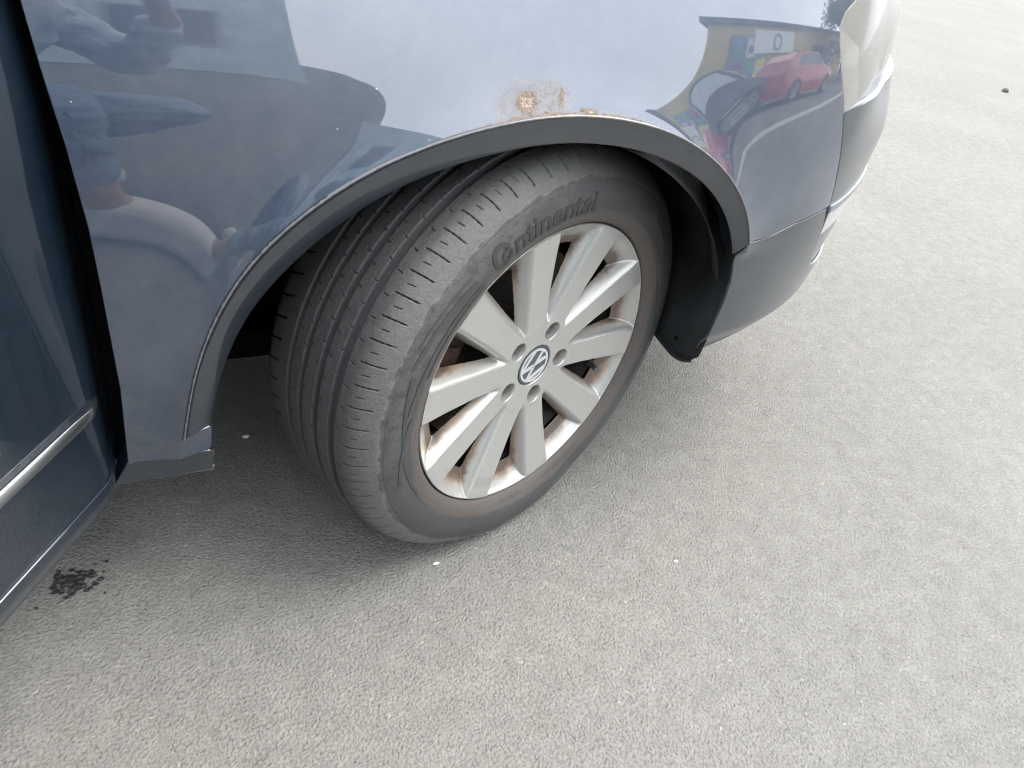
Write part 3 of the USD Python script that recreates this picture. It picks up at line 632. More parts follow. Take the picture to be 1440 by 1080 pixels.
depth = np.maximum(depth, slit(-.2040, -.1660, P1, .9, -60.0, .0013, .0045))
# stone nicks and wear
pn = np.stack([np.cos(TH)[:, None]*rv, np.sin(TH)[:, None]*rv, np.repeat(wv, NT, 0)], -1)
nz = meshkit.fbm(pn*170, 3, 4); nz2 = meshkit.fbm(pn*60, 4, 11)
trd = sst(rv, .298, .308)
depth += trd*.0007*(nz-.5)
wear = np.exp(-((wv-(.0005)-.004*(nz2-.5))/.0032)**2)*(wv > -.03)*(rv > .280)
depth -= .0005*wear*(meshkit.noise(pn*400, 2)-.3)
sidemask = (wv > -.012)*(rv < .306)
# fine concentric mould lines on the sidewall
depth += sidemask*(.00025*(np.abs(((rv-.2285)/.0004)) < 1.2)+.0004*(np.abs((rv-.2475)/.0006) < 1.2)+.0004*(np.abs((rv-.2840)/.0006) < 1.2))
rad_ = rv-depth*Nw[:, 1][None]; ww_ = wv-depth*Nw[:, 0][None]
a_ = np.cos(TH)[:, None]*rad_; b_ = np.sin(TH)[:, None]*rad_
# flattened where it stands on the ground, sidewall bulging
low_ = sst(-b_, .235, .31)
near = sst(-np.sin(TH), .88, 1.0)[:, None]
ww_ = ww_+.0065*near*sst(rv, .222, .262)*(1-sst(rv, .285, .312))*np.sign(wv+.105)
over = np.maximum(0, -b_-(AX-.0004)); b_ = b_+over
b_ = np.where(over > 0, b_, b_)
tv_ = np.stack([a_, b_, ww_], -1)
# dirt: r = brown dust near the rim, g = scuffed shoulder with its highlight painted in, b = pale grey film on the outer sidewall
pb = meshkit.fbm(pn*22, 4, 21); pb2 = meshkit.fbm(pn*110, 4, 31)
brown = (1-sst(rv+.014*(pb-.5)+.004*(pb2-.5), .2405, .2475))*(wv > -.02)
brown = brown*(.72+.4*pb2)
pb3 = meshkit.fbm(pn*330, 2, 41)
edge_w = .0030+.0040*(nz2-.5)+.0018*(pb2-.5)                      # where the scrubbed shoulder stops
front = sst(-np.cos(TH)[:, None], -.45, .25)
should = sst(wv, -.046, .000)*(wv < edge_w)*(rv > .282)
line = np.exp(-((wv-edge_w)/.0011)**2)*(rv > .278)*sst(pb2, .36, .60)
scuff_light = (.46*should*(.70+.6*pb3)*front+.36*line*(.35+.65*front)).clip(0, 1)  # worn shoulder, plus a highlight painted on the rear half
outer_ = (wv > edge_w)*(rv > .22)
film = outer_*(.16+.84*sst(rv+.010*(pb-.5), .243, .264)*sst(pb2+.5*(pb3-.5), .22, .72)*sst(-np.cos(TH-np.radians(145)+np.pi)[:, None], .15, .95))
film = np.maximum(film, (wv <= edge_w)*(.24+.34*sst(pb2, .25, .75)+.60*(pb3-.5)))
clean = 1-np.clip(depth/.0030, 0, 1)*(wv < -.0035)
film = film*clean; scuff_light = scuff_light*clean
DIRT = np.stack([brown+0*film, scuff_light+0*film, film], -1).clip(0, 1)
M_tyre = mat('tyre_rubber', {'at': ('attribute', {'attribute': 'dirt'}), 's': ('separate_color', {}), 'g': ('geometry', {}),
    'n': ('noise_texture', {'scale': 260.0, 'detail': 6.0, 'roughness': .75}),
    'r': ('rgb_ramp', {'ramp': [(.3, (.010, .0106, .0115)), (.7, (.019, .0196, .0206))]}),
    'fm': ('math', {'math_type': 'multiply', 'value2': .80}), 'c1': ('mix_color', {'b': (.040, .0390, .0372)}),
    'bm': ('math', {'math_type': 'multiply', 'value2': .85}), 'c2': ('mix_color', {'b': (.042, .0345, .0295)}),
    'gm': ('math', {'math_type': 'multiply', 'value2': .80}), 'c3': ('mix_color', {'b': (.104, .1025, .096)}),
    'b': ('bump', {'strength': .75, 'distance': .0018}),
    'p': ('principled_bsdf', {'roughness': .62, 'specular_ior_level': .45})},
    [('at.color', 's.color'), ('g.position', 'n.vector'), ('n.fac', 'r.fac'), ('s.b', 'fm.value1'), ('fm.value', 'c1.fac'), ('r.color', 'c1.a'),
     ('s.r', 'bm.value1'), ('bm.value', 'c2.fac'), ('c1.result', 'c2.a'), ('s.g', 'gm.value1'), ('gm.value', 'c3.fac'), ('c2.result', 'c3.a'), ('c3.result', 'p.base_color'), ('n.fac', 'b.height'), ('b.normal', 'p.normal')])
tq = tri(quads(NT, len(u), wrapu=True))
tvw = wf(tv_).reshape(-1, 3)
tmf = trimesh.Trimesh(tvw, tq[:200], process=False)
vv, ff, nn = meshkit.arrays((tvw, tq), True)
mid = NT//4*len(u)+len(u)//2
if nn[mid] @ Ez < 0: ff, nn = ff[:, ::-1], -nn
obj('tyre', (vv, ff), M_tyre, wheel, normals=nn, prim={'dirt': DIRT.reshape(-1, 3)})
# ---- sidewall lettering and pattern
sw_r, sw_w = pr[1:13, 1], pr[1:13, 0]
sws = CubicSpline(sw_r, sw_w)
def on_side(r, th, lift=0.0):
    w = sws(np.clip(r, .2195, .312)); near = sst(-np.sin(th), .88, 1.0)
    w = w+.0065*near*sst(r, .222, .262)*(1-sst(r, .285, .312))
    return wf(np.stack([r*np.cos(th), r*np.sin(th), w+lift], -1))
def wrap_text(txt, h, rbase, th0, depth=.0011, stretch=1.0, inward=False, bold=True, rc=.255):
    m = meshkit.text_mesh(txt, h, depth, bold); m = m.subdivide_to_size(.0032)
    v = np.array(m.vertices)
    if inward: th = math.radians(th0)+v[:, 0]*stretch/rc; r = rbase-v[:, 1]
    else: th = math.radians(th0)-v[:, 0]*stretch/rc; r = rbase+v[:, 1]
    f = np.array(m.faces)
    return on_side(r, th, v[:, 2]-.0003), f
M_letter = plain('letter_rubber', (.009, .009, .010), .6, var=.25, scale=60)
L_ = [wrap_text('C', .0325, .2405, 125.6, stretch=.94, rc=.250), wrap_text('o', .0205, .2460, 122.3, stretch=1.06, rc=.252), wrap_text('ntinental', .0258, .2432, 117.6, stretch=1.01, rc=.254)]
obj('sidewall_lettering', cat_(*L_), M_letter, wheel)
S_ = [wrap_text('0300  EX30 CC60  199', .0052, .2360, -77, .0005, inward=True, rc=.233, bold=False), wrap_text('DOT TUBELESS', .0046, .2350, -101, .0005, inward=True, rc=.233, bold=False)]
tag(obj('small_lettering', cat_(*S_), M_letter, wheel), kind='stuff')
def ring_th(r0, r1, th0, th1, n=24, lift=.0007):
    t = np.radians(np.linspace(th0, th1, n)); rows = [on_side(np.full(n, r0), t, 0), on_side(np.full(n, r0), t, lift), on_side(np.full(n, r1), t, lift), on_side(np.full(n, r1), t, 0)]
    return np.stack(rows, 1).reshape(-1, 3), tri(quads(n, 4))
cm = [(r*np.cos(a), r*np.sin(a)) for r, a in ()]
def patch(pts, lift=.0008, n=10):
    """pts: closed outline in (r, theta deg); four corners -> strip"""
    (r0, t0), (r1, t1), (r2, t2), (r3, t3) = pts
    s = np.linspace(0, 1, n)[:, None]; q = np.linspace(0, 1, 5)[None]
    r = (r0+(r1-r0)*s)*(1-q)+(r3+(r2-r3)*s)*q; t = np.radians((t0+(t1-t0)*s)*(1-q)+(t3+(t2-t3)*s)*q)
    v = on_side(r, t, lift).reshape(-1, 3)
    return v, tri(quads(n, 5))
pat = []
for a0 in (131.0,):
    pat += [patch([(.2530, 131), (.2700, 158), (.2740, 158), (.2620, 131)]), patch([(.2680, 131.5), (.2760, 152), (.2775, 152), (.2715, 131.5)]),
            patch([(.2440, 130), (.2520, 170), (.2575, 172), (.2490, 130)]), patch([(.2385, 129.5), (.2400, 160), (.2440, 160), (.2420, 129.5)]),
            patch([(.2640, 160), (.2540, 184), (.2570, 184), (.2700, 160)]), patch([(.2480, 172), (.2640, 196), (.2680, 196), (.2530, 174)]), patch([(.2520, 186), (.2450, 206), (.2480, 206), (.2575, 186)]),
            patch([(.2600, 54), (.2500, 78), (.2545, 78), (.2690, 54)]), patch([(.2440, 50), (.2560, 20), (.2610, 20), (.2500, 50)]), patch([(.2680, 48), (.2560, 12), (.2600, 12), (.2740, 48)]), patch([(.2450, 18), (.2640, -12), (.2690, -12), (.2500, 18)]), patch([(.2670, 8), (.2520, -26), (.2560, -26), (.2730, 8)])]
M_pat = plain('sidewall_pattern_rubber', (.021, .021, .022), .55, var=.3, scale=60)
for p_ in pat: obj('sidewall_pattern', p_, M_pat, wheel, smooth=True)

# ---- alloy rim: a relief over (r, theta)
RN, AN = 190, 1800
rg = np.concatenate([np.linspace(.004, .165, 110, endpoint=False), np.linspace(.165, .2195, 80)]); ag = np.linspace(0, 2*np.pi, AN, endpoint=False)
RG, AG = rg[None], ag[:, None]
facep = CubicSpline([0, .03, .055, .085, .12, .16, .19, .2105, .2195], [-.0175, -.0172, -.0150, -.0125, -.0100, -.0065, -.0035, -.0012, -.0016])
face_h = facep(RG)+0*AG
hw = np.interp(rg, [0, .06, .085, .12, .16, .2, .22], [.0205, .0205, .0200, .0205, .0225, .0245, .0260])[None]
ph = (np.degrees(AG)+6.3) % 36.0; ph = np.where(ph > 18, ph-36, ph)
lat = np.abs(np.radians(ph))*RG
q = lat-hw
# flank: rounded shoulder, then a steep concave wall
qq = np.maximum(q, 0); rnd = .0042
fl = np.where(q < -rnd, 0, np.where(q < rnd, (q+rnd)**2/(4*rnd), q))
flank = 1.75*fl+26.0*np.maximum(q-.001, 0)**2
spoke_h = face_h-flank - .0012*sst(-q, .0, .016)*0
ringp = np.interp(rg, [.0, .165, .178, .184, .1910, .1980, .2060, .2130, .2165, .2180, .2190, .2195], [-.09, -.052, -.0330, -.0275, -.0238, -.0200, -.0143, -.0085, -.0048, -.0026, -.0016, -.0016])[None]+0*AG
k_ = 420.0
mx_ = np.maximum(spoke_h, ringp); h_ = mx_+np.log(np.exp(k_*(spoke_h-mx_))+np.exp(k_*(ringp-mx_)))/k_*.55
hub = np.interp(rg, [0, .060, .070, .080, .095, .12], [-.0172, -.0147, -.0140, -.0190, -.034, -.08])[None]+0*AG
mx_ = np.maximum(h_, hub); h_ = mx_+np.log(np.exp(k_*(h_-mx_))+np.exp(k_*(hub-mx_)))/k_*.8
# outer flange rolls back
# bolt holes
LUG = np.radians(-6.3+72*np.arange(5)); xa, xb = RG*np.cos(AG), RG*np.sin(AG)
for t in LUG:
    d = np.hypot(xa-.056*math.cos(t), xb-.056*math.sin(t))
    h_ = h_-.022*(1-sst(d, .0108, .0138))-.0012*(1-sst(d, .0125, .0155))
d0 = np.hypot(xa, xb); h_ = h_-.0035*(1-sst(d0, .0318, .0332))
HOLE = -.0275
rimv = np.stack([xa, xb, h_], -1)
fq = quads(AN, RN, wrapu=True); hz = h_.reshape(-1)
fq = fq[(hz[fq] > HOLE).any(1)]
hcl = np.maximum(h_, HOLE-.004)
rimv = np.stack([xa, xb, hcl], -1).reshape(-1, 3)
rp = np.stack([xa, xb, hcl], -1)
nzr = meshkit.fbm(rp*55, 4, 8).reshape(AN, RN); nzr2 = meshkit.fbm(rp*240, 3, 18).reshape(AN, RN)
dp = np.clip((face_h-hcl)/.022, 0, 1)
lowside = .5-.5*np.sin(AG)
dustm = sst(dp+.45*(nzr-.5)+.14*(nzr2-.5), .34, 1.0)*(.72+.75*sst(lowside, .1, .8))
bolt_d = np.min([np.hypot(xa-.056*math.cos(t), xb-.056*math.sin(t)) for t in LUG], 0)
dustm = np.maximum(dustm, .95*(1-sst(bolt_d, .0100, .0135))*(.6+.8*(nzr-.5)))
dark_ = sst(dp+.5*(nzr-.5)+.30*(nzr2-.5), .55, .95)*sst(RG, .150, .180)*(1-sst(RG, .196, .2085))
chipm = (RG > .2150)*sst(nzr2, .60, .68)*.7
RD = np.stack([dustm+0*RG, dark_, chipm+0*RG], -1).clip(0, 1)
M_rim = mat('alloy_paint', {'at': ('attribute', {'attribute': 'dirt'}), 's': ('separate_color', {}), 'g': ('geometry', {}),
    'n': ('noise_texture', {'scale': 300.0, 'detail': 3.0}), 'r': ('rgb_ramp', {'ramp': [(.3, (.238, .236, .224)), (.7, (.250, .248, .235))]}),
    'f1': ('math', {'math_type': 'multiply', 'value2': .86}), 'c1': ('mix_color', {'b': (.105, .064, .033)}),
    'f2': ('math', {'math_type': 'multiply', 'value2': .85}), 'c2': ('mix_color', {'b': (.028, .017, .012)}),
    'c3': ('mix_color', {'b': (.16, .16, .155)}), 'mt': ('math', {'math_type': 'multiply_add', 'value2': -.5, 'value3': .55}),
    'p': ('principled_bsdf', {'roughness': .32, 'coat_weight': .3, 'coat_roughness': .15})},
    [('at.color', 's.color'), ('g.position', 'n.vector'), ('n.fac', 'r.fac'), ('s.r', 'f1.value1'), ('f1.value', 'c1.fac'), ('r.color', 'c1.a'), ('s.g', 'f2.value1'), ('f2.value', 'c2.fac'), ('c1.result', 'c2.a'),
     ('s.b', 'c3.fac'), ('c2.result', 'c3.a'), ('c3.result', 'p.base_color'), ('s.r', 'mt.value1'), ('mt.value', 'p.metallic')])
# drop unused vertices
ft = tri(fq); used = np.unique(ft); remap = -np.ones(len(rimv), int); remap[used] = np.arange(len(used)); ft = remap[ft]
vv, ff, nn = meshkit.arrays((wf(rimv[used]), ft), True)
if nn[len(nn)//2] @ En < 0: ff, nn = ff[:, ::-1], -nn
obj('alloy_rim', (vv, ff), M_rim, wheel, normals=nn, prim={'dirt': RD.reshape(-1, 3)[used]}, label='ten spoke silver alloy rim with brown brake dust')
obj('rim_flange', lathe([(-.0016, .2195), (-.0026, .2203), (-.0050, .2205), (-.0085, .2195), (-.0120, .2150), (-.016, .207)], 256, wf), plain('rim_edge', (.30, .30, .29), .4, .4, var=.3, scale=90), wheel, smooth=True)
obj('rim_barrel', lathe([(-.036, .1905), (-.050, .184), (-.075, .180), (-.150, .182), (-.195, .195), (-.205, .2165)], 160, wf), plain('dusty_barrel', (.020, .015, .012), .7, .2, var=.5, scale=30), wheel, smooth=True)
obj('brake_disc', lathe([(-.070, .0), (-.070, .070), (-.082, .072), (-.082, .156), (-.106, .156), (-.106, .06)], 160, wf), M_disc, wheel, smooth=30)
obj('brake_disc_rim', lathe([(-.0815, .1515), (-.0815, .1572), (-.1065, .1572)], 160, wf), M_rust, wheel)
def arcblock(r0, r1, t0, t1, w0, w1, n=16):
    t = np.radians(np.linspace(t0, t1, n)); v = np.array([[(r*np.cos(a), r*np.sin(a), w) for r, w in ((r0, w0), (r1, w0), (r1, w1), (r0, w1))] for a in t]); f = tri(quads(n, 4, wrapv=True))
    m = trimesh.Trimesh(wf(v.reshape(-1, 3)), np.vstack([f, [[0, 1, 2], [0, 2, 3], [(n-1)*4, (n-1)*4+2, (n-1)*4+1], [(n-1)*4, (n-1)*4+3, (n-1)*4+2]]]), process=False); m.fix_normals(); return m
obj('brake_caliper', cat_(arcblock(.105, .172, 150, 205, -.066, -.135), arcblock(.120, .168, 158, 197, -.056, -.066)), M_rust, wheel)
obj('brake_shield', lathe([(-.118, .06), (-.118, .176)], 96, wf), M_under, wheel)
# bolts
bl = None
for t in LUG:
    c = np.array([.056*math.cos(t), .056*math.sin(t), 0])
    m = trimesh.creation.cylinder(.0082, .012, sections=6); m = cat_(m, trimesh.creation.cylinder(.0030, .0135, sections=12)); m.apply_translation(c+[0, 0, -.0300]); m.vertices = wf(m.vertices)
    obj('wheel_bolt', m, M_bolt, wheel)
# valve
va = math.radians(-22.0)
vp = [np.array([r*math.cos(va), r*math.sin(va), w]) for r, w in ((.186, -.042), (.178, -.028), (.172, -.016), (.168, -.008))]
obj('valve_stem', cat_(*[trimesh.creation.cylinder(rd, segment=(wf(a), wf(b)), sections=20) for (a, b), rd in zip(zip(vp[:-1], vp[1:]), (.0058, .0046, .0042))]), M_valve, wheel)
# ---- centre cap with its roundel
capd = lathe([(-.0155, .0), (-.0155, .0290), (-.0148, .0295), (-.0144, .0305), (-.0150, .0317), (-.0185, .0320)], 128, wf)
cap = obj('centre_cap', capd, M_emblem_dark, wheel, smooth=30)
CAPT = math.radians(37.0)
def poly_ex(pts, w0=-.0156, w1=-.0146):
    pts = np.asarray(pts, float)
    m = trimesh.creation.extrude_polygon(pts if hasattr(pts, 'exterior') else sg.Polygon(pts), w1-w0, engine='earcut'); return m
disc = sg.Point(0, 0).buffer(.0262, 64)
ringo = sg.Point(0, 0).buffer(.0280, 64).difference(sg.Point(0, 0).buffer(.0243, 64))
def stroke(a, b, w): return sg.LineString([a, b]).buffer(w/2, cap_style='flat')
def path(pts, w): return sg.LineString(pts).buffer(w/2, cap_style='flat', join_style='mitre', mitre_limit=4)
k = .0262
Vp = path([(-.40*k, 1.05*k), (0, .10*k), (.40*k, 1.05*k)], .20*k)
Wp = path([(-.93*k, .75*k), (-.43*k, -.92*k), (0, -.02*k), (.43*k, -.92*k), (.93*k, .75*k)], .20*k)
gapb = sg.box(-k*.5, .005*k, k*.5, .055*k)
Wp = Wp.difference(Vp.buffer(.045*k))
em = unary_union([Vp.intersection(disc), Wp.intersection(disc), ringo])
ems = cat_(*[trimesh.creation.extrude_polygon(g_, .0010, engine='earcut') for g_ in getattr(em, 'geoms', [em])])
ev = np.array(ems.vertices); up = np.array([math.cos(CAPT), math.sin(CAPT)]); rt = np.array([math.sin(CAPT), -math.cos(CAPT)])
evw = np.stack([ev[:, 0]*rt[0]+ev[:, 1]*up[0], ev[:, 0]*rt[1]+ev[:, 1]*up[1], ev[:, 2]-.0156], -1)
obj('cap_emblem', (wf(evw), np.array(ems.faces)), M_emblem_silver, wheel)
# ---- the other three wheels, mostly hidden
tp = [(w, r) for w, r in pr]
for nm, (x, y, sgn, a) in {'rear': (-2.745, .01, -1, 0), 'fl': (-.036+.036, 1.70, 1, .37), 'rl': (-2.745, 1.73, 1, 0)}.items():
    n_ = np.array([math.sin(a)*1.0, -math.cos(a), 0])*(1 if sgn < 0 else -1); e_2 = np.array([math.cos(a), math.sin(a), 0])*(1 if sgn < 0 else -1)
    fr_ = lambda v, n_=n_, e_2=e_2, x=x, y=y: np.array([x, y, .319])+v[:, :1]*e_2+v[:, 1:2]*Ez+v[:, 2:3]*n_
    wg = group_part('rear_wheel' if nm != 'fl' else 'front_wheel', car)
    obj('tyre', lathe(tp, 64, fr_), M_rubber_plain, wg, smooth=True)
    obj('alloy_rim', lathe([(-.016, 0), (-.012, .1), (-.004, .2), (0, .2195), (-.01, .2195)], 64, fr_), M_alu, wg, smooth=True)
KALB = 1.0
M_tyre_far = plain('far_tyre', (.03, .03, .03), .8)
# ------------------------------------------------------------------ across the car park (seen mirrored in the wing)
M_yellow = plain('yellow_render', (.56, .43, .13), .85, var=.10, scale=3, bump=.1)
M_white = plain('white_board', (.75, .75, .73), .6, var=.03)
M_grey = plain('grey_metal', (.22, .23, .24), .5, var=.1)
M_roofm = plain('dark_roof', (.09, .085, .08), .8, var=.2)
bx0, bx1, by = 8.4, 27.0, -9.4
bld = thing('yellow_building', 'long yellow rendered shop building across the car park', 'building', (bx0, by, 0))
def bb(name, x0, x1, y0, y1, z0, z1, m, lab=None, par=bld): return obj(name, box(x0, x1, y0, y1, z0, z1), m, par, label=lab)
fp = sg.Polygon([(0, 0), (bx1-bx0, 0), (bx1-bx0, -8), (9.5, -8)])
obj('wall', trimesh.creation.extrude_polygon(fp, 3.4, engine='earcut'), M_yellow, bld)
for g_ in (bld,): pass
def loc(m, t):
    m.apply_translation(t); return m
rfm = trimesh.creation.extrude_polygon(fp.buffer(.16, join_style='mitre'), .22, engine='earcut'); rfm.apply_translation((0, 0, 3.403)); obj('roof_edge', rfm, M_roofm, bld)
bb('plinth', 0, bx1-bx0, .003, .05, 0, .35, M_grey)
for i, x in enumerate((9.2, 12.6)):
    w_ = group_part('window', bld)
    obj('frame', box(x, x+2.2, .003, .07, 1.0, 2.6), M_grey, w_); obj('pane', box(x+.08, x+2.12, .0705, .08, 1.08, 2.52), M_glass, w_)
dr = group_part('door', bld); obj('leaf', box(6.6, 7.7, .003, .06, 0, 2.2), M_glass, dr); obj('frame', box(6.5, 6.6, .003, .09, 0, 2.3), M_grey, dr)
sign = thing('round_sign_board', 'wide white shop sign board with a grey ring on the yellow wall', 'sign', (bx0+4.2, by+.02, 2.65))
obj('board', box(-1.9, 1.9, 0, .10, -.55, .55, .03), M_white, sign)
rg_ = trimesh.creation.annulus(.32, .42, .03); rg_.apply_transform(trimesh.transformations.rotation_matrix(math.pi/2, [1, 0, 0])); rg_.apply_translation((0, .115, 0))
obj('ring', rg_, M_grey, sign)
poster = thing('poster_board', 'colourful poster board of green, purple and yellow sheets on the yellow wall', 'poster', (bx0+1.0, by+.02, .95))
obj('backing', box(0, 2.4, 0, .05, 0, 2.0), M_grey, poster)
cols = [(.25, .09, .25), (.10, .28, .12), (.60, .50, .08), (.10, .22, .30), (.55, .55, .52), (.12, .30, .16)]
for i, c in enumerate(cols):
    x, z = (i % 3)*.78+.06, (i//3)*.95+.08
    obj('sheet', box(x, x+.70, .052, .058, z, z+.86), plain('poster_ink_%d' % i, c, .5, var=.5, scale=5), poster)
    obj('sheet_print', box(x+.12, x+.58, .060, .062, z+.2, z+.5), plain('poster_print_%d' % i, cols[(i+2) % 6], .5), poster)

def side_car(name, label, loc, rz, col, glass=(.012, .015, .017), tall=1.45, length=4.0):
    m_p = mat(name+'_paint', {'p': ('principled_bsdf', {'base_color': col, 'roughness': .3, 'coat_weight': 1.0, 'coat_roughness': .03, 'metallic': .15})})
    c = thing(name, label, 'car', loc, rz)
    k = length/4.0; t = tall/1.45
    pts = [(-1.98, .35), (-2.0, .75), (-1.92, 1.02), (1.05, .95), (1.75, .80), (1.98, .60), (2.0, .35)]
    low_ = sg.Polygon([(x*k, z*t) for x, z in [(-1.95, .22), (-2.0, .5), (-1.98, .85), (-1.9, 1.0), (.95, .98), (1.55, .86), (1.9, .68), (2.0, .45), (1.95, .22)]])
    for wx in (-1.28, 1.28): low_ = low_.difference(sg.Point(wx*k, .30).buffer(.37, 32))
    low_ = low_.buffer(-.03).buffer(.03)
    body = trimesh.creation.extrude_polygon(low_, 1.66, engine='earcut'); body = body.subdivide_to_size(.35)
    v = np.array(body.vertices); y = v[:, 2]-.83; zz = v[:, 1]
    body.vertices = np.stack([v[:, 0], y*(1-.10*sst(zz, .55, 1.05)-.06*sst(-zz, -.45, -.2))*(1-.10*sst(np.abs(v[:, 0]), 1.3*k, 2.0*k)), zz], -1)
    body.fix_normals(); obj('body', body, m_p, c, smooth=30)
    hp = [(-1.86, .98), (.92, .96), (.18, 1.42), (-1.35, 1.44), (-1.72, 1.25)]
    cab = m3.Manifold.hull_points(np.array([(x*k, s*(.74 if z < 1.1 else .58), z*t) for x, z in hp for s in (-1, 1)])); obj('roof', cab, m_p, c)
    mg = M_glass if glass[0] < .1 else plain(name+'_glass', glass, .15)
    for s in (-1, 1):
        for a, b_, c_, d_ in (((.70, 1.02), (.16, 1.37), (-.42, 1.385), (-.42, 1.02)), ((-.50, 1.02), (-.50, 1.385), (-1.20, 1.38), (-1.38, 1.04))):
            q_ = np.array([(x*k, s*(.74-.16*(z-.96)/.46+.006), z*t) for x, z in (a, b_, c_, d_)]); q2 = q_-np.array([0, s*.02, 0])
            obj('side_window', m3.Manifold.hull_points(np.vstack([q_, q2])), mg, c)
        hlq = m3.Manifold.hull_points(np.array([(x*k, s*y, z*t) for x, z, y in ((1.50, .80, .70), (1.86, .62, .60), (1.93, .56, .52), (1.62, .66, .72), (1.45, .84, .66))])); obj('headlight', hlq, M_white, c)
        obj('fog_lamp', m3.Manifold.hull_points(np.array([(x*k, s*y, z*t) for x, z, y in ((1.90, .42, .66), (1.98, .42, .5), (1.98, .34, .5), (1.90, .34, .66))])), M_white, c)
        for wx in (-1.28, 1.28):
            fr_ = lambda v, s=s, wx=wx: np.stack([wx*k+v[:, 0], s*(.80+v[:, 2]), .30+v[:, 1]], -1)
            w_ = group_part('wheel', c)
            obj('tyre', lathe([(-.18, .20), (-.19, .27), (-.15, .30), (-.02, .30), (.0, .27), (-.01, .20)], 40, fr_), M_tyre_far, w_, smooth=True)
            obj('rim', lathe([(-.03, .0), (-.02, .05), (-.06, .16), (-.05, .175), (-.002, .18), (.002, .215), (-.03, .22)], 40, fr_), M_grey, w_, smooth=True)
            sp = []
            for j in range(5):
                a_2 = j*2*math.pi/5+.3; q_ = np.array([[r*math.cos(a_2+o), r*math.sin(a_2+o), w] for r, o, w in ((.03, .8, -.01), (.03, -.8, -.01), (.2, .22, .003), (.2, -.22, .003), (.03, .8, -.03), (.03, -.8, -.03), (.2, .14, -.02), (.2, -.14, -.02))])
                hm = meshkit.arrays(m3.Manifold.hull_points(fr_(q_)))[:2]; sp.append(trimesh.Trimesh(*hm, process=False))
            obj('spokes', cat_(*sp), M_alu, w_)
    obj('windscreen', m3.Manifold.hull_points(np.array([(x*k, s*y, z*t) for x, z, y in ((.90, 1.0, .66), (.24, 1.385, .54), (.88, .985, .66), (.22, 1.37, .54)) for s in (-1, 1)])+np.array([.012, 0, .012])), mg, c)
    obj('grille', box(1.93*k, 2.02*k, -.45, .45, .30*t, .52*t, .02), M_black, c)
    return c
side_car('red_hatchback', 'shiny red hatchback with pale headlights parked before the yellow building', (9.0, -5.05, 0), math.radians(4), (.26, .012, .022))
side_car('black_hatchback', 'black car with a bright windscreen parked beside the poster board', (6.6, -6.9, 0), math.radians(50), (.012, .013, .015), glass=(.45, .50, .52))
# a grey building behind the person
M_teal = plain('grey_green_render', (.36, .44, .45), .85, var=.2, scale=1.5)
b2 = thing('grey_building', 'tall grey green building on the side of the car park behind the person', 'building', (1.9, -12.5, 0))
obj('wall', box(-16, 0, -8, 0, 0, 7.5), M_teal, b2)
for i_ in range(6):
    for j_ in range(2):
        w_ = group_part('window', b2); x_ = -1.0-2.5*i_; z_ = 1.1+3.1*j_
        obj('frame', box(x_-1.5, x_, .003, .07, z_, z_+1.5), M_grey, w_); obj('pane', box(x_-1.42, x_-.08, .0705, .08, z_+.08, z_+1.42), M_glass, w_)
obj('roof_edge', box(-16.2, .2, -8.2, .25, 7.503, 7.75), M_roofm, b2)
# pale concrete gutter across the car park
gut = obj('concrete_gutter', box(1.8, 30, -2.5, -2.2, -.02, .006), plain('pale_concrete', (.26, .25, .235), .85), None); tag(gut, 'pale concrete drainage strip across the asphalt', 'gutter', kind='structure')
# tree
M_bark = plain('bark', (.10, .075, .055), .9, var=.4, scale=12)
M_leaf = mat('leaf_green', {'o': ('geometry', {}), 'r': ('rgb_ramp', {'ramp': [(0, (.030, .060, .026)), (.6, (.055, .095, .040)), (1, (.085, .125, .055))]}), 'd': ('principled_bsdf', {'roughness': .6}), 't': ('translucent_bsdf', {'color': (.06, .10, .03)}), 'm': ('mix_closure', {'fac': .3})},
    [('o.random_per_island', 'r.fac'), ('r.color', 'd.base_color'), ('d.BSDF', 'm.closure1'), ('t.BSDF', 'm.closure2')], surface='m.closure')
def tree(x, y, hgt, rad, seed, label):
    g_ = np.random.default_rng(seed); t = thing('conifer_tree', label, 'tree', (x, y, 0))
    tr = [np.array([.02*hgt*math.sin(i*.8), .02*hgt*math.cos(i*1.1), hgt*i/8]) for i in range(9)]
    tm_ = [trimesh.creation.cylinder(.22*(1-i/9)+.03, segment=(tr[i], tr[i+1]), sections=10) for i in range(8)]
    V_, F_ = [], []
    for k in range(70):
        z0 = hgt*g_.uniform(.15, .97); a = g_.uniform(0, 6.28); L = rad*(1.08-z0/hgt)*g_.uniform(.7, 1.15)+.3
        p0 = np.array([np.interp(z0, [q[2] for q in tr], [q[0] for q in tr]), np.interp(z0, [q[2] for q in tr], [q[1] for q in tr]), z0]); p1 = p0+np.array([L*math.cos(a), L*math.sin(a), L*g_.uniform(-.1, .35)])
        tm_.append(trimesh.creation.cylinder(.03, segment=(p0, p1), sections=6))
        n = int(70*L); s = g_.uniform(.2, 1.05, n)[:, None]; c = p0+(p1-p0)*s+g_.normal(0, .16+.06*L, (n, 3))
        d1 = g_.normal(size=(n, 3)); d1 /= np.linalg.norm(d1, axis=1)[:, None]; d2 = np.cross(d1, g_.normal(size=(n, 3))); d2 /= np.linalg.norm(d2, axis=1)[:, None]
        sz = g_.uniform(.08, .2, n)[:, None]; b0 = len(V_)*0
        V_.append(np.stack([c-d1*sz, c+d2*sz*.45, c+d1*sz, c-d2*sz*.45], 1).reshape(-1, 3))
    V_ = np.vstack(V_); n = len(V_)//4; i = np.arange(n)*4
    obj('trunk', cat_(*tm_), M_bark, t); obj('crown', (V_, np.vstack([np.c_[i, i+1, i+2], np.c_[i, i+2, i+3]])), M_leaf, t)
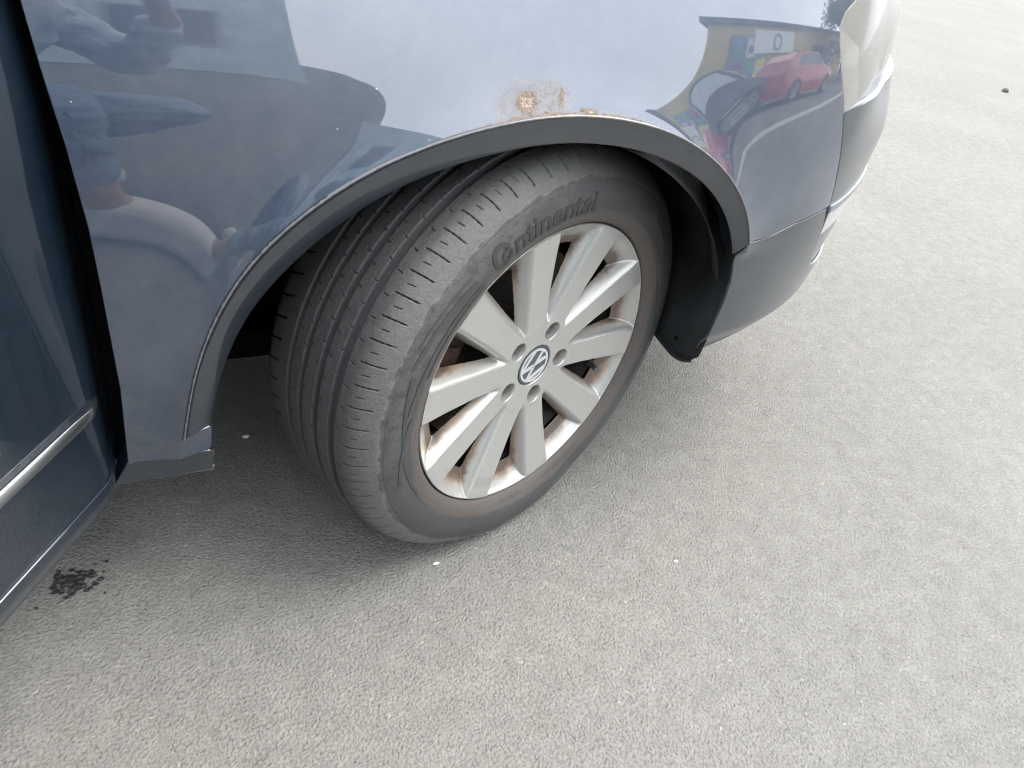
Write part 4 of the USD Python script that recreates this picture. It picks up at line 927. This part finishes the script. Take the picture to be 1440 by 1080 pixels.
tree(19.5, -6.6, 11.0, 3.2, 3, 'tall dark green tree at the far end of the yellow building')
tree(27.5, -5.0, 12.0, 3.6, 4, 'tall green tree farthest along the edge of the car park')

# ------------------------------------------------------------------ the person taking the picture (seen mirrored in the wing)
M_skin = plain('skin', (.28, .18, .14), .5, var=.1)
M_jean = plain('blue_denim', (.14, .185, .24), .9, var=.2, scale=60)
M_shirt = plain('grey_blue_shirt', (.30, .35, .40), .9, var=.15, scale=40)
M_shoe = plain('pale_sneaker', (.44, .43, .43), .7, var=.1)
M_hair = plain('brown_hair', (.05, .035, .025), .7)
M_phone = plain('phone_case', (.02, .02, .022), .4)
def capsule_chain(bones, J):
    out = m3.Manifold()
    for a, b in bones:
        (pa, ra), (pb_, rb) = J[a], J[b]
        out = out+m3.Manifold.batch_hull([m3.Manifold.sphere(ra, 20).translate(tuple(map(float, pa))), m3.Manifold.sphere(rb, 20).translate(tuple(map(float, pb_)))])
    return out
def smoothm(m, edge=.02, it=8, folds=0.0):
    v, f = meshkit.arrays(m.refine_to_length(edge))[:2]; t = trimesh.Trimesh(v, f); trimesh.smoothing.filter_taubin(t, iterations=it)
    if folds:                                                    # creases of worn cloth
        q = np.array(t.vertices); n1 = meshkit.fbm(q*[9, 9, 22], 3, 5)-.5; t.vertices = q+np.array(t.vertex_normals)*(folds*n1)[:, None]
    return t
# crouching beside the wheel, facing the front of the car
HEAD = np.array([-.60, -1.02, 1.03]); HC = HEAD+np.array([0, 0, .0])
Jt = {'hipL': ((-.86, -1.08, .42), .105), 'hipR': ((-.84, -1.26, .42), .105), 'kneeL': ((-.615, -.93, .50), .070), 'kneeR': ((-.40, -1.34, .40), .070), 'ankL': ((-.565, -.985, .11), .045), 'ankR': ((-.78, -1.36, .13), .045),
      'toeL': ((-.30, -.985, .040), .034), 'toeR': ((-.58, -1.37, .042), .034), 'heelL': ((-.60, -.985, .045), .040), 'heelR': ((-.83, -1.36, .085), .040),
      'pel': ((-.84, -1.16, .50), .13), 'wst': ((-.80, -1.14, .64), .13), 'chest': ((-.72, -1.10, .84), .145), 'shL': ((-.68, -.93, .92), .068), 'shR': ((-.66, -1.27, .92), .068),
      'elL': ((-.72, -.86, .66), .046), 'elR': ((-.46, -1.24, .66), .046), 'wrL': ((-.60, -.84, .875), .030), 'wrR': ((-.40, -1.00, .845), .030),
      'nk0': ((-.68, -1.09, .95), .062), 'nk1': ((-.655, -1.075, 1.02), .056), 'hd0': ((-.635, -1.05, 1.09), .080), 'hd1': ((-.65, -1.06, 1.155), .088), 'chin': ((-.585, -1.00, 1.025), .038)}
bones = [('hipL', 'kneeL'), ('hipR', 'kneeR'), ('kneeL', 'ankL'), ('kneeR', 'ankR'), ('ankL', 'toeL'), ('ankR', 'toeR'), ('ankL', 'heelL'), ('ankR', 'heelR'), ('hipL', 'pel'), ('hipR', 'pel'), ('hipL', 'hipR'), ('pel', 'wst'), ('wst', 'chest'), ('chest', 'shL'), ('chest', 'shR'), ('shL', 'shR'),
         ('shL', 'elL'), ('shR', 'elR'), ('elL', 'wrL'), ('elR', 'wrR'), ('chest', 'nk0'), ('nk0', 'nk1'), ('nk1', 'hd0'), ('hd0', 'hd1'), ('hd0', 'chin')]
pers = thing('person', 'person in blue trousers and grey blue top crouching to photograph the wheel with a phone', 'person', (0, 0, 0))
body = capsule_chain(bones, Jt)
PH0 = CAM-fw*.022                                            # the phone's centre
for sgn, wr in ((-1, 'wrL'), (1, 'wrR')):
    w_ = np.array(Jt[wr][0]); palm = PH0+rr_*sgn*.088-fw*.030-uu_*.005
    hj = {'w': (w_, .027), 'p': (palm, .020)}; hb_ = [('w', 'p')]
    for i in range(4):
        k0 = PH0+rr_*sgn*.098-fw*.006+uu_*(.030-.019*i); k1 = PH0+rr_*sgn*.097+fw*.0085*0-fw*.002+uu_*(.031-.0185*i); k2 = PH0+rr_*sgn*.076-fw*.0135+uu_*(.030-.018*i)
        hj['k%d' % i], hj['m%d' % i], hj['t%d' % i] = (palm+uu_*(.022-.014*i), .0100), (k0, .0088), (k2, .0078); hb_ += [('p', 'k%d' % i), ('k%d' % i, 'm%d' % i), ('m%d' % i, 't%d' % i)]
    hj['th0'], hj['th1'] = (palm-rr_*sgn*.014-uu_*.020-fw*.006, .0105), (PH0+rr_*sgn*.058-fw*.016-uu_*.020, .0088); hb_ += [('p', 'th0'), ('th0', 'th1')]
    body = body+capsule_chain(hb_, hj)
lk = np.array([.62, .72, -.32]); lk /= np.linalg.norm(lk); sd = np.cross(lk, [0, 0, 1.0]); sd /= np.linalg.norm(sd); ud = np.cross(sd, lk)
F0 = np.array([-.635, -1.05, 1.095])
def sph(r, p_, sc=(1, 1, 1)): return m3.Manifold.sphere(r, 14).scale(sc).translate(tuple(map(float, p_)))
nose = m3.Manifold.batch_hull([sph(.010, F0+lk*.100-ud*.012), sph(.006, F0+lk*.082+ud*.022), sph(.008, F0+lk*.080-ud*.016)])
ears = sph(.022, F0+sd*.084, (.8, .8, 1.3))+sph(.022, F0-sd*.084, (.8, .8, 1.3))
mouth = m3.Manifold.batch_hull([sph(.006, F0+lk*.083-ud*.038-sd*.018), sph(.008, F0+lk*.088-ud*.038), sph(.006, F0+lk*.083-ud*.038+sd*.018)])
bmesh = smoothm(body+nose+ears+mouth, .014, 5)
obj('body', bmesh, M_skin, pers, smooth=True)
grow = lambda names, d: {k: (p_, r_+d) for k, (p_, r_) in Jt.items()}
Jc = grow(None, .014); Jc = dict(Jc); Jc['shinL'] = (np.array(Jt['kneeL'][0])*.38+np.array(Jt['ankL'][0])*.62, .064); Jc['shinR'] = (np.array(Jt['kneeR'][0])*.30+np.array(Jt['ankR'][0])*.70, .062)
obj('trousers', smoothm(capsule_chain([('hipL', 'kneeL'), ('hipR', 'kneeR'), ('kneeL', 'shinL'), ('kneeR', 'shinR'), ('hipL', 'pel'), ('hipR', 'pel'), ('hipL', 'hipR')], Jc), .012, 6, .045), M_jean, pers, smooth=True)
Js = dict(grow(None, .016)); Js['slL'] = (np.array(Jt['elL'][0])*.15+np.array(Jt['wrL'][0])*.85, .046); Js['slR'] = (np.array(Jt['elR'][0])*.15+np.array(Jt['wrR'][0])*.85, .046)
obj('shirt', smoothm(capsule_chain([('pel', 'wst'), ('wst', 'chest'), ('chest', 'shL'), ('chest', 'shR'), ('shL', 'shR'), ('shL', 'elL'), ('shR', 'elR'), ('elL', 'slL'), ('elR', 'slR'), ('chest', 'nk0')], Js), .012, 6, .040), M_shirt, pers, smooth=True)
for s_2 in ('L', 'R'):
    Jh = {'a': (np.array(Jt['heel'+s_2][0])+[0, 0, .010], .052), 'b': (np.array(Jt['toe'+s_2][0])+[.012, 0, .006], .048), 'c': (np.array(Jt['ank'+s_2][0])-[0, 0, .010], .0515)}
    sh = m3.Manifold.batch_hull([m3.Manifold.sphere(r_, 20).translate(tuple(map(float, p_))) for p_, r_ in Jh.values()]).trim_by_plane((0, 0, 1.0), .0)
    obj('sneaker', smoothm(sh, .015, 4), M_shoe, pers, smooth=True)
hn = -lk*.72+ud*.69; hair = sph(.099, (-.65, -1.06, 1.158)).trim_by_plane(tuple(map(float, hn)), float(hn @ (F0+ud*.055)))
obj('hair', smoothm(hair, .02, 3), M_hair, pers, smooth=True)
for sx in (-1, 1): obj('eye', trimesh.creation.icosphere(2, .011).apply_translation(F0+lk*.074+ud*.022+sd*sx*.032), M_white, pers, smooth=True)
ph = box(-.079, .079, -.0045, .0045, -.038, .038, .004); phm = trimesh.Trimesh(*meshkit.arrays(ph)[:2], process=False)
R_ = np.eye(4); R_[:3, 0] = rr_; R_[:3, 1] = fw; R_[:3, 2] = uu_; R_[:3, 3] = CAM-fw*.022-rr_*.0
phm.apply_transform(R_)
tag(obj('phone', phm, M_phone), 'dark phone held up by the person taking the picture', 'phone')
# stone chips lying about
chip(-.144, -.051, .0036, M_chip, 'white stone chip lying just in front of the tyre', (1.5, .7, .5))
chip(.233, -.155, .0030, M_chip, 'small white stone chip out on the open asphalt below the wheel')
chip(4.953, 2.762, .020, M_chipd, 'dark stone on the pale asphalt far ahead of the car', (1.2, 1, .8))
chip(-.368, .304, .0045, M_chip, 'pale stone chip in the shade under the car')
